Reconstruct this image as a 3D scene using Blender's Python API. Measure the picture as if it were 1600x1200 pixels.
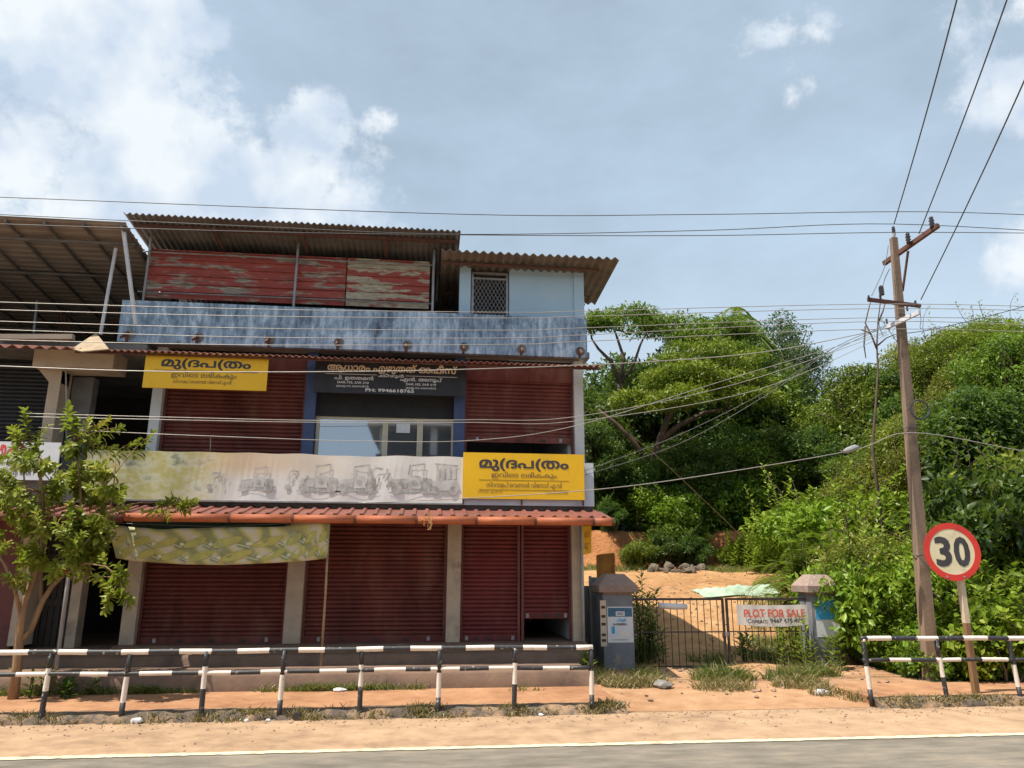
import bpy, math, random
import numpy as np
from mathutils import Vector
from mathutils.geometry import delaunay_2d_cdt

# ------------------------------------------------------------------ scene, camera, light
for o in list(bpy.data.objects):
    bpy.data.objects.remove(o)
sc = bpy.context.scene
COL = sc.collection
rnd = random.Random(7)
nrng = np.random.default_rng(11)

FPX, EYE = 1160.0, 2.0                       # focal length in photo pixels (1600 wide), eye height
PT, YW, RL = (math.radians(a) for a in (14.18, 6.6, 0.12))
FW = np.array([math.sin(YW)*math.cos(PT), math.cos(YW)*math.cos(PT), math.sin(PT)])
_rt = np.array([math.cos(YW), -math.sin(YW), 0.0]); _up = np.cross(_rt, FW)
RT = math.cos(RL)*_rt + math.sin(RL)*_up
UP = -math.sin(RL)*_rt + math.cos(RL)*_up
def ray(x, y): return FW + RT*(x-800)/FPX + UP*(600-y)/FPX
def at(x, y, Y):
    d = ray(x, y); return np.array([0, 0, EYE]) + d*(Y/d[1])
def atz(x, y, Z):
    d = ray(x, y); return np.array([0, 0, EYE]) + d*((Z-EYE)/d[2])

cam = bpy.data.objects.new('camera', bpy.data.cameras.new('camera')); COL.objects.link(cam)
from mathutils import Matrix
cam.matrix_world = Matrix(((RT[0], UP[0], -FW[0], 0), (RT[1], UP[1], -FW[1], 0), (RT[2], UP[2], -FW[2], EYE), (0, 0, 0, 1)))
cam.data.sensor_fit = 'HORIZONTAL'; cam.data.sensor_width = 36.0; cam.data.lens = 36.0*FPX/1600
cam.data.clip_end = 3000; cam.data.clip_start = 0.05
sc.camera = cam
vs = sc.view_settings
vs.view_transform = 'Standard'; vs.look = 'None'; vs.gamma = 1.0; vs.use_curve_mapping = False
vs.exposure = 1.3
sc.cycles.max_bounces = 6; sc.cycles.diffuse_bounces = 3; sc.cycles.transparent_max_bounces = 16

SUN = Vector((-0.45, -0.14, 1.0)).normalized()
sl = bpy.data.lights.new('sun', 'SUN'); sl.energy = 3.0; sl.angle = math.radians(0.5); sl.color = (1.0, 0.93, 0.82)
so = bpy.data.objects.new('sun', sl); COL.objects.link(so)
so.rotation_euler = (-SUN).to_track_quat('-Z', 'Y').to_euler(); so.location = (-10, -5, 30)

world = bpy.data.worlds.new('World'); sc.world = world; world.use_nodes = True
def build_world():
    nt = world.node_tree; N = nt.nodes; L = nt.links
    bg = N['Background']
    sky = N.new('ShaderNodeTexSky'); sky.sky_type = 'NISHITA'; sky.sun_disc = False
    sky.sun_elevation = math.asin(SUN.z); sky.sun_rotation = math.atan2(SUN.x, SUN.y)
    sky.air_density = 1.0; sky.dust_density = 2.2; sky.ozone_density = 1.0
    geo = N.new('ShaderNodeNewGeometry')
    neg = N.new('ShaderNodeVectorMath'); neg.operation = 'SCALE'; neg.inputs['Scale'].default_value = -1
    L.new(geo.outputs['Incoming'], neg.inputs[0])
    tc = N.new('ShaderNodeTexCoord')
    d = tc.outputs['Generated']
    # noise warp
    n1 = N.new('ShaderNodeTexNoise'); n1.inputs['Scale'].default_value = 7; n1.inputs['Detail'].default_value = 7
    n1.inputs['Roughness'].default_value = 0.62
    L.new(d, n1.inputs['Vector'])
    n2 = N.new('ShaderNodeTexNoise'); n2.inputs['Scale'].default_value = 2.6; n2.inputs['Detail'].default_value = 3
    L.new(d, n2.inputs['Vector'])
    def math_(op, a, b=None, clamp=False):
        m = N.new('ShaderNodeMath'); m.operation = op; m.use_clamp = clamp
        for i, v in enumerate((a, b)):
            if v is None: continue
            if isinstance(v, (int, float)): m.inputs[i].default_value = v
            else: L.new(v, m.inputs[i])
        return m.outputs[0]
    blobs = [(120, 90, .21, .95), (20, 260, .22, .95), (240, 170, .13, 1.), (330, 290, .17, 1.), (480, 200, .075, 1.25),
             (470, 290, .10, 1.15), (150, 330, .20, 1.), (290, 30, .07, 1.), (580, 188, .05, .62), (1200, 62, .07, .72),
             (1275, 55, .06, .62), (1215, 165, .10, .68), (1620, 150, .10, 1.1), (1640, 330, .12, .72), (520, 310, .12, .95), (60, 20, .2, .9),
             (-200, 120, .25, 1.), (1750, 60, .18, 1.)]
    acc = None
    for (px, py, r, k) in blobs:
        c = ray(px, py); c = c/np.linalg.norm(c)
        v = N.new('ShaderNodeVectorMath'); v.operation = 'DISTANCE'
        L.new(d, v.inputs[0]); v.inputs[1].default_value = tuple(c)
        t = math_('DIVIDE', v.outputs['Value'], r)
        t = math_('SUBTRACT', 1.0, t, True)
        t = math_('POWER', t, .6)
        t = math_('MULTIPLY', t, k)
        acc = t if acc is None else math_('MAXIMUM', acc, t)
    # scattered cloud everywhere else
    s = math_('SUBTRACT', n2.outputs['Fac'], .56); s = math_('MULTIPLY', s, 2.2, True)
    acc = math_('MAXIMUM', acc, s)
    nn = math_('SUBTRACT', n1.outputs['Fac'], .5); nn = math_('MULTIPLY', nn, 2.3)
    m = math_('ADD', acc, nn)
    mr = N.new('ShaderNodeMapRange'); mr.interpolation_type = 'SMOOTHSTEP'
    mr.inputs['From Min'].default_value = .44; mr.inputs['From Max'].default_value = .76
    L.new(m, mr.inputs['Value'])
    # cloud shade: brighter billows, greyer hollows
    n3 = N.new('ShaderNodeTexNoise'); n3.inputs['Scale'].default_value = 11; n3.inputs['Detail'].default_value = 4
    L.new(d, n3.inputs['Vector'])
    cr = N.new('ShaderNodeValToRGB')
    cr.color_ramp.elements[0].position = .38; cr.color_ramp.elements[0].color = (.255, .30, .36, 1)
    cr.color_ramp.elements[1].position = .60; cr.color_ramp.elements[1].color = (.385, .405, .42, 1)
    L.new(n3.outputs['Fac'], cr.inputs['Fac'])
    sk = N.new('ShaderNodeVectorMath'); sk.operation = 'SCALE'; sk.inputs['Scale'].default_value = SKY_K
    L.new(sky.outputs[0], sk.inputs[0])
    # thin humid veil over the blue
    veil = N.new('ShaderNodeMixRGB'); veil.inputs['Fac'].default_value = .7
    L.new(sk.outputs[0], veil.inputs[1]); veil.inputs[2].default_value = (.215, .262, .290, 1)
    n4 = N.new('ShaderNodeTexNoise'); n4.inputs['Scale'].default_value = 3.2; n4.inputs['Detail'].default_value = 5; n4.inputs['Roughness'].default_value = .6
    mp4 = N.new('ShaderNodeMapping'); mp4.inputs['Scale'].default_value = (1, 1, 2.2); L.new(d, mp4.inputs[0]); L.new(mp4.outputs[0], n4.inputs['Vector'])
    gv = N.new('ShaderNodeMapRange'); gv.inputs['From Min'].default_value = .3; gv.inputs['From Max'].default_value = .7; gv.inputs['To Min'].default_value = .86; gv.inputs['To Max'].default_value = 1.12
    L.new(n4.outputs['Fac'], gv.inputs['Value'])
    vv = N.new('ShaderNodeVectorMath'); vv.operation = 'SCALE'; L.new(veil.outputs[0], vv.inputs[0]); L.new(gv.outputs[0], vv.inputs['Scale'])
    sz = N.new('ShaderNodeSeparateXYZ'); L.new(d, sz.inputs[0])
    hz = N.new('ShaderNodeMapRange'); hz.interpolation_type = 'SMOOTHSTEP'; hz.inputs['From Min'].default_value = .52; hz.inputs['From Max'].default_value = .08; L.new(sz.outputs['Z'], hz.inputs['Value'])
    hm = math_('MULTIPLY', hz.outputs[0], .75)
    hx_ = N.new('ShaderNodeMixRGB'); L.new(hm, hx_.inputs['Fac']); L.new(vv.outputs[0], hx_.inputs[1]); hx_.inputs[2].default_value = (.285, .34, .395, 1)
    mx = N.new('ShaderNodeMixRGB')
    mf = math_('MULTIPLY', mr.outputs[0], .9)
    L.new(mf, mx.inputs['Fac']); L.new(hx_.outputs[0], mx.inputs[1]); L.new(cr.outputs[0], mx.inputs[2])
    L.new(mx.outputs[0], bg.inputs['Color']); bg.inputs['Strength'].default_value = 1.0
SKY_K = 0.10
build_world()
world.cycles.sampling_method = 'MANUAL'; world.cycles.sample_map_resolution = 512

# ------------------------------------------------------------------ helpers
WL = {}                                       # world location of every object that parents others
def link(o, parent=None, wloc=(0, 0, 0)):
    COL.objects.link(o)
    w = np.array(wloc, float)
    if parent is not None:
        o.parent = parent; o.location = Vector(w - WL[parent])
    else:
        o.location = Vector(w)
    WL[o] = w
    return o
def tag(o, label=None, cat=None, group=None, kind=None):
    if label: o['label'] = label
    if cat: o['category'] = cat
    if group: o['group'] = group
    if kind: o['kind'] = kind
    return o
def thing(name, label, cat, loc, group=None):
    o = bpy.data.objects.new(name, None); o.empty_display_size = .2
    link(o, None, loc); return tag(o, label, cat, group)

class MB:
    def __init__(s): s.v = []; s.f = []; s.m = []
    def add(s, vs, fs, m=0):
        b = len(s.v); s.v += [tuple(map(float, p)) for p in vs]
        for f in fs: s.f.append([b+i for i in f]); s.m.append(m)
        return s
    def box(s, x0, x1, y0, y1, z0, z1, m=0):
        return s.add([(x0,y0,z0),(x1,y0,z0),(x1,y1,z0),(x0,y1,z0),(x0,y0,z1),(x1,y0,z1),(x1,y1,z1),(x0,y1,z1)],
                     [(0,3,2,1),(4,5,6,7),(0,1,5,4),(1,2,6,5),(2,3,7,6),(3,0,4,7)], m)
    def beam(s, a, b, w, h, m=0):
        a = np.array(a, float); b = np.array(b, float); d = b-a; d /= np.linalg.norm(d)
        r = np.array([0, 0, 1.]) if abs(d[2]) < .9 else np.array([0, 1., 0])
        u = np.cross(d, r); u /= np.linalg.norm(u); v = np.cross(u, d)
        pts = []
        for c in (a, b):
            for (i, j) in ((-1,-1),(1,-1),(1,1),(-1,1)): pts.append(c+u*i*w/2+v*j*h/2)
        return s.add(pts, [(0,1,2,3),(7,6,5,4),(0,4,5,1),(1,5,6,2),(2,6,7,3),(3,7,4,0)], m)
    def tube(s, pts, r, seg=8, m=0, cap=True):
        pts = [np.array(p, float) for p in pts]; n = len(pts)
        rs = r if hasattr(r, '__len__') else [r]*n
        rings = []; u = None
        for i, p in enumerate(pts):
            d = pts[min(i+1, n-1)] - pts[max(i-1, 0)]; d = d/(np.linalg.norm(d)+1e-9)
            if u is None:
                a = np.array([0, 0, 1.]) if abs(d[2]) < .9 else np.array([1., 0, 0]); u = np.cross(d, a)
            u = u - d*(u@d); u /= (np.linalg.norm(u)+1e-9); w = np.cross(d, u)
            rings.append([p + rs[i]*(math.cos(2*math.pi*k/seg)*u + math.sin(2*math.pi*k/seg)*w) for k in range(seg)])
        vs = [q for ri in rings for q in ri]; fs = []
        for i in range(n-1):
            for k in range(seg):
                k2 = (k+1) % seg; fs.append((i*seg+k, i*seg+k2, (i+1)*seg+k2, (i+1)*seg+k))
        if cap: fs += [tuple(range(seg))[::-1], tuple((n-1)*seg+k for k in range(seg))]
        return s.add(vs, fs, m)
    def lathe(s, base, prof, seg=12, m=0, axis=(0, 0, 1)):
        ax = np.array(axis, float); ax /= np.linalg.norm(ax)
        s.tube([np.array(base)+ax*z for z, _ in prof], [r for _, r in prof], seg, m); return s
    def prism(s, poly, y0, y1, m=0):           # poly in (x,z), front face at y0
        n = len(poly)
        return s.add([(x, y0, z) for x, z in poly] + [(x, y1, z) for x, z in poly],
                     [tuple(range(n)), tuple(range(2*n-1, n-1, -1))] + [((i+1) % n, i, n+i, n+(i+1) % n) for i in range(n)], m)
    def build(s, name, mats, parent=None, wloc=None, smooth=False):
        base = np.array(wloc if wloc is not None else (WL[parent] if parent is not None else (0, 0, 0)), float)
        me = bpy.data.meshes.new(name)
        v = np.array(s.v) - base
        me.from_pydata([tuple(p) for p in v], [], s.f)
        for mt in (mats if isinstance(mats, (list, tuple)) else [mats]): me.materials.append(mt)
        me.polygons.foreach_set('material_index', s.m)
        if smooth: me.polygons.foreach_set('use_smooth', [True]*len(s.f))
        me.update()
        o = bpy.data.objects.new(name, me)
        return link(o, parent, base)

# ---- materials
def nodes(name):
    m = bpy.data.materials.new(name); m.use_nodes = True
    return m, m.node_tree.nodes, m.node_tree.links, m.node_tree.nodes['Principled BSDF']
def coord(N, L, scale=(1, 1, 1)):
    tc = N.new('ShaderNodeNewGeometry'); mp = N.new('ShaderNodeMapping'); mp.inputs['Scale'].default_value = scale
    L.new(tc.outputs['Position'], mp.inputs[0]); return mp.outputs[0]
def noise(N, L, vec, scale, detail=6, rough=.6):
    n = N.new('ShaderNodeTexNoise'); n.inputs['Scale'].default_value = scale; n.inputs['Detail'].default_value = detail
    n.inputs['Roughness'].default_value = rough; L.new(vec, n.inputs['Vector']); return n.outputs['Fac']
def ramp(N, L, fac, stops):
    r = N.new('ShaderNodeValToRGB'); e = r.color_ramp.elements
    while len(e) < len(stops): e.new(.5)
    for i, (p, c) in enumerate(stops): e[i].position = p; e[i].color = (*c, 1)
    L.new(fac, r.inputs[0]); return r.outputs[0]
def mixc(N, L, fac, a, b, mode='MIX'):
    m = N.new('ShaderNodeMixRGB'); m.blend_type = mode
    for i, v in ((0, fac), (1, a), (2, b)):
        if isinstance(v, (int, float)): m.inputs[i].default_value = v
        elif isinstance(v, tuple): m.inputs[i].default_value = (*v, 1)
        else: L.new(v, m.inputs[i])
    return m.outputs[0]
def bump(N, L, bs, h, strength=.3, dist=.02):
    b = N.new('ShaderNodeBump'); b.inputs['Strength'].default_value = strength; b.inputs['Distance'].default_value = dist
    L.new(h, b.inputs['Height']); L.new(b.outputs[0], bs.inputs['Normal'])
def pm(name, c1, c2=None, scale=3, rough=.7, bmp=.2, bscale=30, metal=0, stretch=(1, 1, 1), lo=.35, hi=.65, dirt=None, dirt_scale=1.2, dirt_lo=.5, dirt_hi=.75, dirt_stretch=(1, 1, 1), spec=.5):
    m, N, L, bs = nodes(name)
    c2 = c2 or tuple(x*.75 for x in c1)
    n = noise(N, L, coord(N, L, stretch), scale)
    col = ramp(N, L, n, [(lo, c1), (hi, c2)])
    if dirt:
        dn = noise(N, L, coord(N, L, dirt_stretch), dirt_scale, 9, .68)
        f = ramp(N, L, dn, [(dirt_lo, (0, 0, 0)), (dirt_hi, (1, 1, 1))])
        col = mixc(N, L, f, col, dirt)
    L.new(col, bs.inputs['Base Color']); bs.inputs['Roughness'].default_value = rough; bs.inputs['Metallic'].default_value = metal
    bs.inputs['Specular IOR Level'].default_value = spec
    if bmp: bump(N, L, bs, noise(N, L, coord(N, L), bscale, 4), bmp)
    return m
M = {}
M['shutter'] = pm('shutter_paint', (.175, .044, .033), (.10, .025, .020), 1.1, .6, .1, 25, stretch=(1.3, 1, .5), dirt=(.20, .085, .058), dirt_scale=1.7, dirt_lo=.5, dirt_hi=.72, dirt_stretch=(1.2, 1, .45), spec=.3)
M['shutter_up'] = pm('shutter_paint_faded', (.21, .06, .05), (.13, .032, .028), 1.2, .65, .1, 25, stretch=(1.3, 1, .6), dirt=(.25, .12, .09), dirt_scale=1.8, dirt_lo=.5, dirt_hi=.75, dirt_stretch=(1.2, 1, .5), spec=.3)
M['shutter_b'] = pm('shutter_paint_red', (.185, .036, .034), (.115, .022, .022), 1.3, .6, .1, 25, stretch=(1.3, 1, .6), dirt=(.19, .075, .06), dirt_scale=2.0, dirt_lo=.5, dirt_hi=.75, dirt_stretch=(1.4, 1, .4), spec=.3)
M['channel'] = pm('shutter_channel', (.17, .045, .035), (.12, .03, .025), 4, .6, .1)
M['pillar'] = pm('pillar_plaster', (.52, .42, .31), (.38, .31, .24), 2.5, .85, .25, 18, dirt=(.10, .085, .07), dirt_scale=1.6, dirt_lo=.56, dirt_hi=.78)
M['white_wall'] = pm('white_plaster', (.62, .62, .62), (.52, .53, .55), 2, .85, .15, 20, dirt=(.30, .28, .26), dirt_scale=1.3, dirt_lo=.6, dirt_hi=.9)
M['cream'] = pm('cream_plaster', (.58, .47, .35), (.46, .37, .28), 1.6, .85, .2, 18, dirt=(.22, .17, .13), dirt_scale=1.5, dirt_lo=.55, dirt_hi=.85)
M['skyblue'] = pm('pale_blue_wall', (.43, .58, .70), (.38, .53, .66), 1.2, .85, .08, 18)
M['fascia'] = pm('bluish_white_wall', (.55, .60, .66), (.42, .48, .55), 2, .85, .15, 20, dirt=(.22, .2, .19), dirt_scale=1.7, dirt_lo=.58, dirt_hi=.85)
M['navy'] = pm('navy_paint', (.035, .055, .14), (.05, .08, .19), 2, .6, .1)
M['concrete'] = pm('grey_concrete', (.22, .21, .20), (.15, .14, .135), 2, .9, .3, 20, dirt=(.05, .045, .04), dirt_scale=1.2, dirt_lo=.5, dirt_hi=.8)
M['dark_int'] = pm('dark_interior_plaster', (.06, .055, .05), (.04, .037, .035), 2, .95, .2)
M['apron'] = pm('laterite_apron', (.20, .125, .085), (.14, .088, .062), 1.7, .95, .4, 14, dirt=(.07, .05, .04), dirt_scale=2.2, dirt_lo=.52, dirt_hi=.8)
M['asb'] = pm('asbestos_sheet', (.22, .18, .14), (.15, .12, .095), 1.6, .9, .2, 30, dirt=(.05, .04, .035), dirt_scale=2, dirt_lo=.5, dirt_hi=.8)
M['tinroof'] = pm('grey_tin_sheet', (.20, .185, .17), (.12, .11, .105), 1.3, .7, .1, 30, dirt=(.06, .045, .035), dirt_scale=1.5, dirt_lo=.5, dirt_hi=.85)
M['nroof'] = pm('neighbour_tin_sheet', (.30, .25, .21), (.22, .185, .16), 1.1, .7, .1, 30, dirt=(.12, .075, .05), dirt_scale=1.3, dirt_lo=.55, dirt_hi=.9)
M['awning'] = pm('red_awning_sheet', (.22, .07, .048), (.135, .042, .03), 1.4, .6, .1, 20, dirt=(.12, .07, .05), dirt_scale=1.5, dirt_lo=.5, dirt_hi=.85)
M['awning_up'] = pm('rusty_thin_awning', (.24, .10, .07), (.15, .06, .045), 2, .7, .1, 20)
M['gutter'] = pm('orange_gutter', (.50, .14, .05), (.38, .10, .04), 1.2, .65, .15, 20, dirt=(.22, .09, .055), dirt_scale=2.6, dirt_lo=.5, dirt_hi=.75, stretch=(.6, 1, 1))
M['steel'] = pm('galvanised_steel', (.34, .34, .35), (.24, .23, .23), 6, .5, .05, metal=.4)
M['steel_white'] = pm('pale_painted_strut', (.62, .63, .66), (.5, .5, .53), 4, .6, .05)
M['rust'] = pm('rusty_steel', (.14, .06, .04), (.08, .035, .025), 9, .85, .2)
M['dark_iron'] = pm('black_iron', (.030, .026, .026), (.055, .034, .028), 10, .6, .15)
M['yellow'] = pm('yellow_sign_sheet', (.82, .48, .005), (.74, .42, .005), .8, .5, 0, dirt=(.55, .31, .03), dirt_scale=2.6, dirt_lo=.58, dirt_hi=.8, dirt_stretch=(1, 1, .5))
M['black_print'] = pm('dark_print', (.035, .03, .035), (.05, .045, .05), 5, .6, 0)
M['brown_print'] = pm('brown_print', (.18, .10, .03), (.24, .13, .03), 5, .6, 0)
M['signblack'] = pm('black_sign_sheet', (.014, .015, .021), (.03, .032, .043), 1.5, .6, 0, stretch=(2, 1, .4))
M['cream_print'] = pm('cream_print', (.85, .70, .53), (.80, .64, .48), 5, .6, 0)
M['white_print'] = pm('white_print', (.72, .72, .73), (.66, .66, .68), 5, .6, 0)
M['red_print'] = pm('red_print', (.75, .045, .03), (.68, .04, .03), 5, .5, 0)
M['orange_print'] = pm('faded_red_print', (.72, .11, .06), (.66, .15, .09), 9, .6, 0)
M['blue_print'] = pm('blue_print', (.03, .30, .62), (.06, .38, .68), 9, .6, 0, dirt=(.6, .62, .64), dirt_scale=16, dirt_lo=.58, dirt_hi=.66)
M['teal_print'] = pm('teal_print', (.035, .11, .19), (.06, .16, .25), 20, .6, 0)
M['paper'] = pm('poster_paper', (.68, .69, .71), (.60, .61, .64), 6, .75, .05, dirt=(.45, .43, .42), dirt_scale=5, dirt_lo=.6, dirt_hi=.85)
M['flex'] = pm('flex_banner', (.72, .68, .63), (.66, .62, .57), 2, .6, .05, dirt=(.48, .43, .37), dirt_scale=3, dirt_lo=.56, dirt_hi=.85)
M['grey_print'] = pm('grey_print', (.42, .40, .38), (.62, .59, .56), 5, .7, 0)
M['grey_print2'] = pm('dark_grey_print', (.27, .255, .24), (.58, .55, .52), 6, .7, 0)
M['alu'] = pm('anodised_frame', (.56, .50, .38), (.48, .43, .33), 4, .45, 0, metal=.2)
M['bamboo'] = pm('bamboo_pole', (.36, .26, .15), (.26, .18, .10), 6, .7, .15)
M['pipe'] = pm('grey_pvc_pipe', (.38, .37, .35), (.28, .27, .26), 3, .6, .05)
M['rock'] = pm('grey_stone', (.26, .24, .22), (.16, .145, .13), 5, .9, .5, 10)
M['cap'] = pm('pillar_cap_stone', (.33, .235, .19), (.23, .16, .13), 4, .9, .35, 18, dirt=(.45, .42, .40), dirt_scale=4, dirt_lo=.55, dirt_hi=.7)
M['gatepillar'] = pm('grey_blue_gate_pillar', (.20, .21, .235), (.145, .155, .175), 2.5, .85, .3, 16, dirt=(.30, .25, .21), dirt_scale=3.5, dirt_lo=.56, dirt_hi=.66)
M['wire'] = pm('wire', (.05, .05, .052), (.08, .08, .08), 5, .5, 0)
M['wire_pale'] = pm('aluminium_wire', (.40, .37, .33), (.30, .28, .26), 5, .45, 0, metal=.3)
M['ceramic'] = pm('brown_porcelain', (.03, .018, .016), (.04, .022, .02), 5, .25, 0)
M['black_paint'] = pm('black_rail_paint', (.022, .022, .026), (.035, .034, .036), 14, .55, .1, dirt=(.42, .37, .33), dirt_scale=16, dirt_lo=.60, dirt_hi=.66)
M['white_paint'] = pm('white_rail_paint', (.74, .66, .58), (.66, .57, .49), 8, .6, .1, dirt=(.30, .22, .16), dirt_scale=13, dirt_lo=.60, dirt_hi=.72)
M['plastic'] = pm('white_plastic', (.7, .7, .7), (.6, .6, .62), 5, .5, .1)
M['tarp'] = pm('pale_green_tarp', (.36, .46, .34), (.26, .34, .24), 3, .7, .3)
M['lineyellow'] = pm('edge_line_paint', (.62, .58, .40), (.50, .45, .31), 9, .8, .1, dirt=(.30, .22, .15), dirt_scale=4, dirt_lo=.52, dirt_hi=.68)
M['concrete_pole'] = pm('cement_pole', (.24, .165, .11), (.14, .10, .075), 1.6, .9, .3, 22, stretch=(3, 3, .5), dirt=(.10, .075, .055), dirt_scale=1.3, dirt_lo=.56, dirt_hi=.8, dirt_stretch=(2, 2, .4))

def m_parapet():
    m, N, L, bs = nodes('weathered_blue_plaster')
    a = noise(N, L, coord(N, L, (5, 1, .7)), 1.6, 9, .7)
    b = noise(N, L, coord(N, L, (1, 1, 1)), 1.1, 6)
    c = noise(N, L, coord(N, L, (2.2, 1, 1)), 6, 8, .75)
    mixab = N.new('ShaderNodeMath'); mixab.operation = 'ADD'; L.new(a, mixab.inputs[0]); L.new(b, mixab.inputs[1])
    m2 = N.new('ShaderNodeMath'); m2.operation = 'MULTIPLY_ADD'; L.new(c, m2.inputs[0]); m2.inputs[1].default_value = .8; L.new(mixab.outputs[0], m2.inputs[2])
    m3 = N.new('ShaderNodeMath'); m3.operation = 'DIVIDE'; L.new(m2.outputs[0], m3.inputs[0]); m3.inputs[1].default_value = 2.8
    col = ramp(N, L, m3.outputs[0], [(.38, (.05, .065, .09)), (.45, (.15, .21, .29)), (.505, (.27, .37, .49)), (.57, (.52, .62, .73))])
    L.new(col, bs.inputs['Base Color']); bs.inputs['Roughness'].default_value = .9; bump(N, L, bs, c, .25); return m
M['parapet'] = m_parapet()
def m_peel():
    m, N, L, bs = nodes('peeling_red_sheet')
    a = noise(N, L, coord(N, L, (.55, 1, 3.2)), 1.9, 10, .66)
    b = noise(N, L, coord(N, L, (1, 1, 6)), 5, 6, .6)
    x = N.new('ShaderNodeSeparateXYZ'); tc = N.new('ShaderNodeTexCoord'); L.new(tc.outputs['Object'], x.inputs[0])
    red = ramp(N, L, b, [(.35, (.36, .062, .045)), (.7, (.20, .04, .032))])
    bare = ramp(N, L, b, [(.35, (.40, .36, .28)), (.62, (.16, .12, .10))])
    f = ramp(N, L, a, [(.535, (0, 0, 0)), (.575, (1, 1, 1))])
    L.new(mixc(N, L, f, red, bare), bs.inputs['Base Color']); bs.inputs['Roughness'].default_value = .7; return m
M['peel'] = m_peel()
def m_peel2():
    m, N, L, bs = nodes('bare_peeled_sheet')
    a = noise(N, L, coord(N, L, (.6, 1, 2.4)), 1.7, 9, .6)
    b = noise(N, L, coord(N, L, (1, 1, 5)), 5, 8, .7)
    red = ramp(N, L, b, [(.35, (.36, .065, .05)), (.7, (.24, .05, .04))])
    bare = ramp(N, L, b, [(.38, (.46, .42, .32)), (.60, (.30, .24, .18)), (.7, (.10, .07, .05))])
    f = ramp(N, L, a, [(.40, (1, 1, 1)), (.485, (1, 1, 1)), (.51, (0, 0, 0))])
    L.new(mixc(N, L, f, red, bare), bs.inputs['Base Color']); bs.inputs['Roughness'].default_value = .7; return m
M['peel2'] = m_peel2()
def m_ground(name, stops, sc1, sc2, rough=.95, bs_=.35, fine=60, dist=.02, stretch=(1, 1, 1)):
    m, N, L, bs = nodes(name)
    v = coord(N, L, stretch)
    a = noise(N, L, v, sc1, 8, .6); b = noise(N, L, v, sc2, 8, .7)
    mm = N.new('ShaderNodeMath'); mm.operation = 'MULTIPLY_ADD'; L.new(b, mm.inputs[0]); mm.inputs[1].default_value = .6
    m2 = N.new('ShaderNodeMath'); m2.operation = 'MULTIPLY'; L.new(a, m2.inputs[0]); m2.inputs[1].default_value = .4; L.new(m2.outputs[0], mm.inputs[2])
    L.new(ramp(N, L, mm.outputs[0], stops), bs.inputs['Base Color']); bs.inputs['Roughness'].default_value = rough
    bs.inputs['Specular IOR Level'].default_value = .25
    bump(N, L, bs, noise(N, L, v, fine, 5, .7), bs_, dist); return m
M['soil'] = m_ground('laterite_soil', [(.36, (.27, .145, .075)), (.5, (.36, .205, .11)), (.64, (.44, .27, .15))], .5, 3.0)
M['path_soil'] = m_ground('red_footpath_soil', [(.36, (.24, .115, .058)), (.5, (.34, .175, .09)), (.64, (.42, .235, .125))], .6, 3.2)
M['plot'] = m_ground('plot_soil', [(.36, (.27, .135, .055)), (.5, (.39, .215, .095)), (.64, (.48, .29, .14))], .35, 2.4, bs_=.8, fine=14, dist=.06)
M['redbank'] = m_ground('red_cut_bank', [(.38, (.24, .09, .04)), (.5, (.40, .165, .065)), (.62, (.48, .22, .09))], .6, 2.6, bs_=.9, fine=9, dist=.15)
M['shoulder'] = m_ground('dusty_shoulder', [(.37, (.23, .15, .092)), (.5, (.345, .228, .14)), (.63, (.43, .295, .185))], .45, 2.6, bs_=.15, fine=90)
M['asphalt'] = m_ground('worn_asphalt', [(.38, (.125, .108, .085)), (.5, (.18, .158, .128)), (.62, (.25, .21, .16))], .5, 4.0, bs_=.3, fine=90, stretch=(.35, 1, 1))
M['kerb'] = pm('dirty_kerb_stone', (.13, .10, .075), (.07, .055, .042), 4, .95, .9, 22, dirt=(.30, .19, .11), dirt_scale=3.2, dirt_lo=.47, dirt_hi=.62)
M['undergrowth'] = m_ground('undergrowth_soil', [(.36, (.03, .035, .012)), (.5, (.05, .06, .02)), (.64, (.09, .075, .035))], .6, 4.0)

def m_leaf(name, cols, trans=.42, rough=.42):
    m, N, L, bs = nodes(name)
    at_ = N.new('ShaderNodeAttribute'); at_.attribute_name = 'rnd'
    oi = N.new('ShaderNodeObjectInfo')
    col = ramp(N, L, at_.outputs['Fac'], cols)
    hs = N.new('ShaderNodeHueSaturation'); L.new(col, hs.inputs['Color'])
    mr = N.new('ShaderNodeMapRange'); mr.inputs['To Min'].default_value = .487; mr.inputs['To Max'].default_value = .522
    L.new(oi.outputs['Random'], mr.inputs['Value']); L.new(mr.outputs[0], hs.inputs['Hue'])
    mr2 = N.new('ShaderNodeMapRange'); mr2.inputs['To Min'].default_value = .8; mr2.inputs['To Max'].default_value = 1.2
    L.new(oi.outputs['Random'], mr2.inputs['Value']); L.new(mr2.outputs[0], hs.inputs['Value'])
    L.new(hs.outputs[0], bs.inputs['Base Color']); bs.inputs['Roughness'].default_value = rough
    bs.inputs['Specular IOR Level'].default_value = .35
    tr = N.new('ShaderNodeBsdfTranslucent')
    g = mixc(N, L, .5, hs.outputs[0], (.16, .24, .02)); L.new(g, tr.inputs['Color'])
    mx = N.new('ShaderNodeMixShader'); mx.inputs[0].default_value = trans
    L.new(bs.outputs[0], mx.inputs[1]); L.new(tr.outputs[0], mx.inputs[2])
    L.new(mx.outputs[0], N['Material Output'].inputs['Surface']); return m
M['leaf_dark'] = m_leaf('dark_leaf', [(0, (.03, .06, .014)), (.6, (.065, .115, .02)), (1, (.13, .19, .03))])
M['leaf_mid'] = m_leaf('mid_leaf', [(0, (.055, .095, .010)), (.55, (.135, .20, .018)), (1, (.26, .32, .035))])
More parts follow.
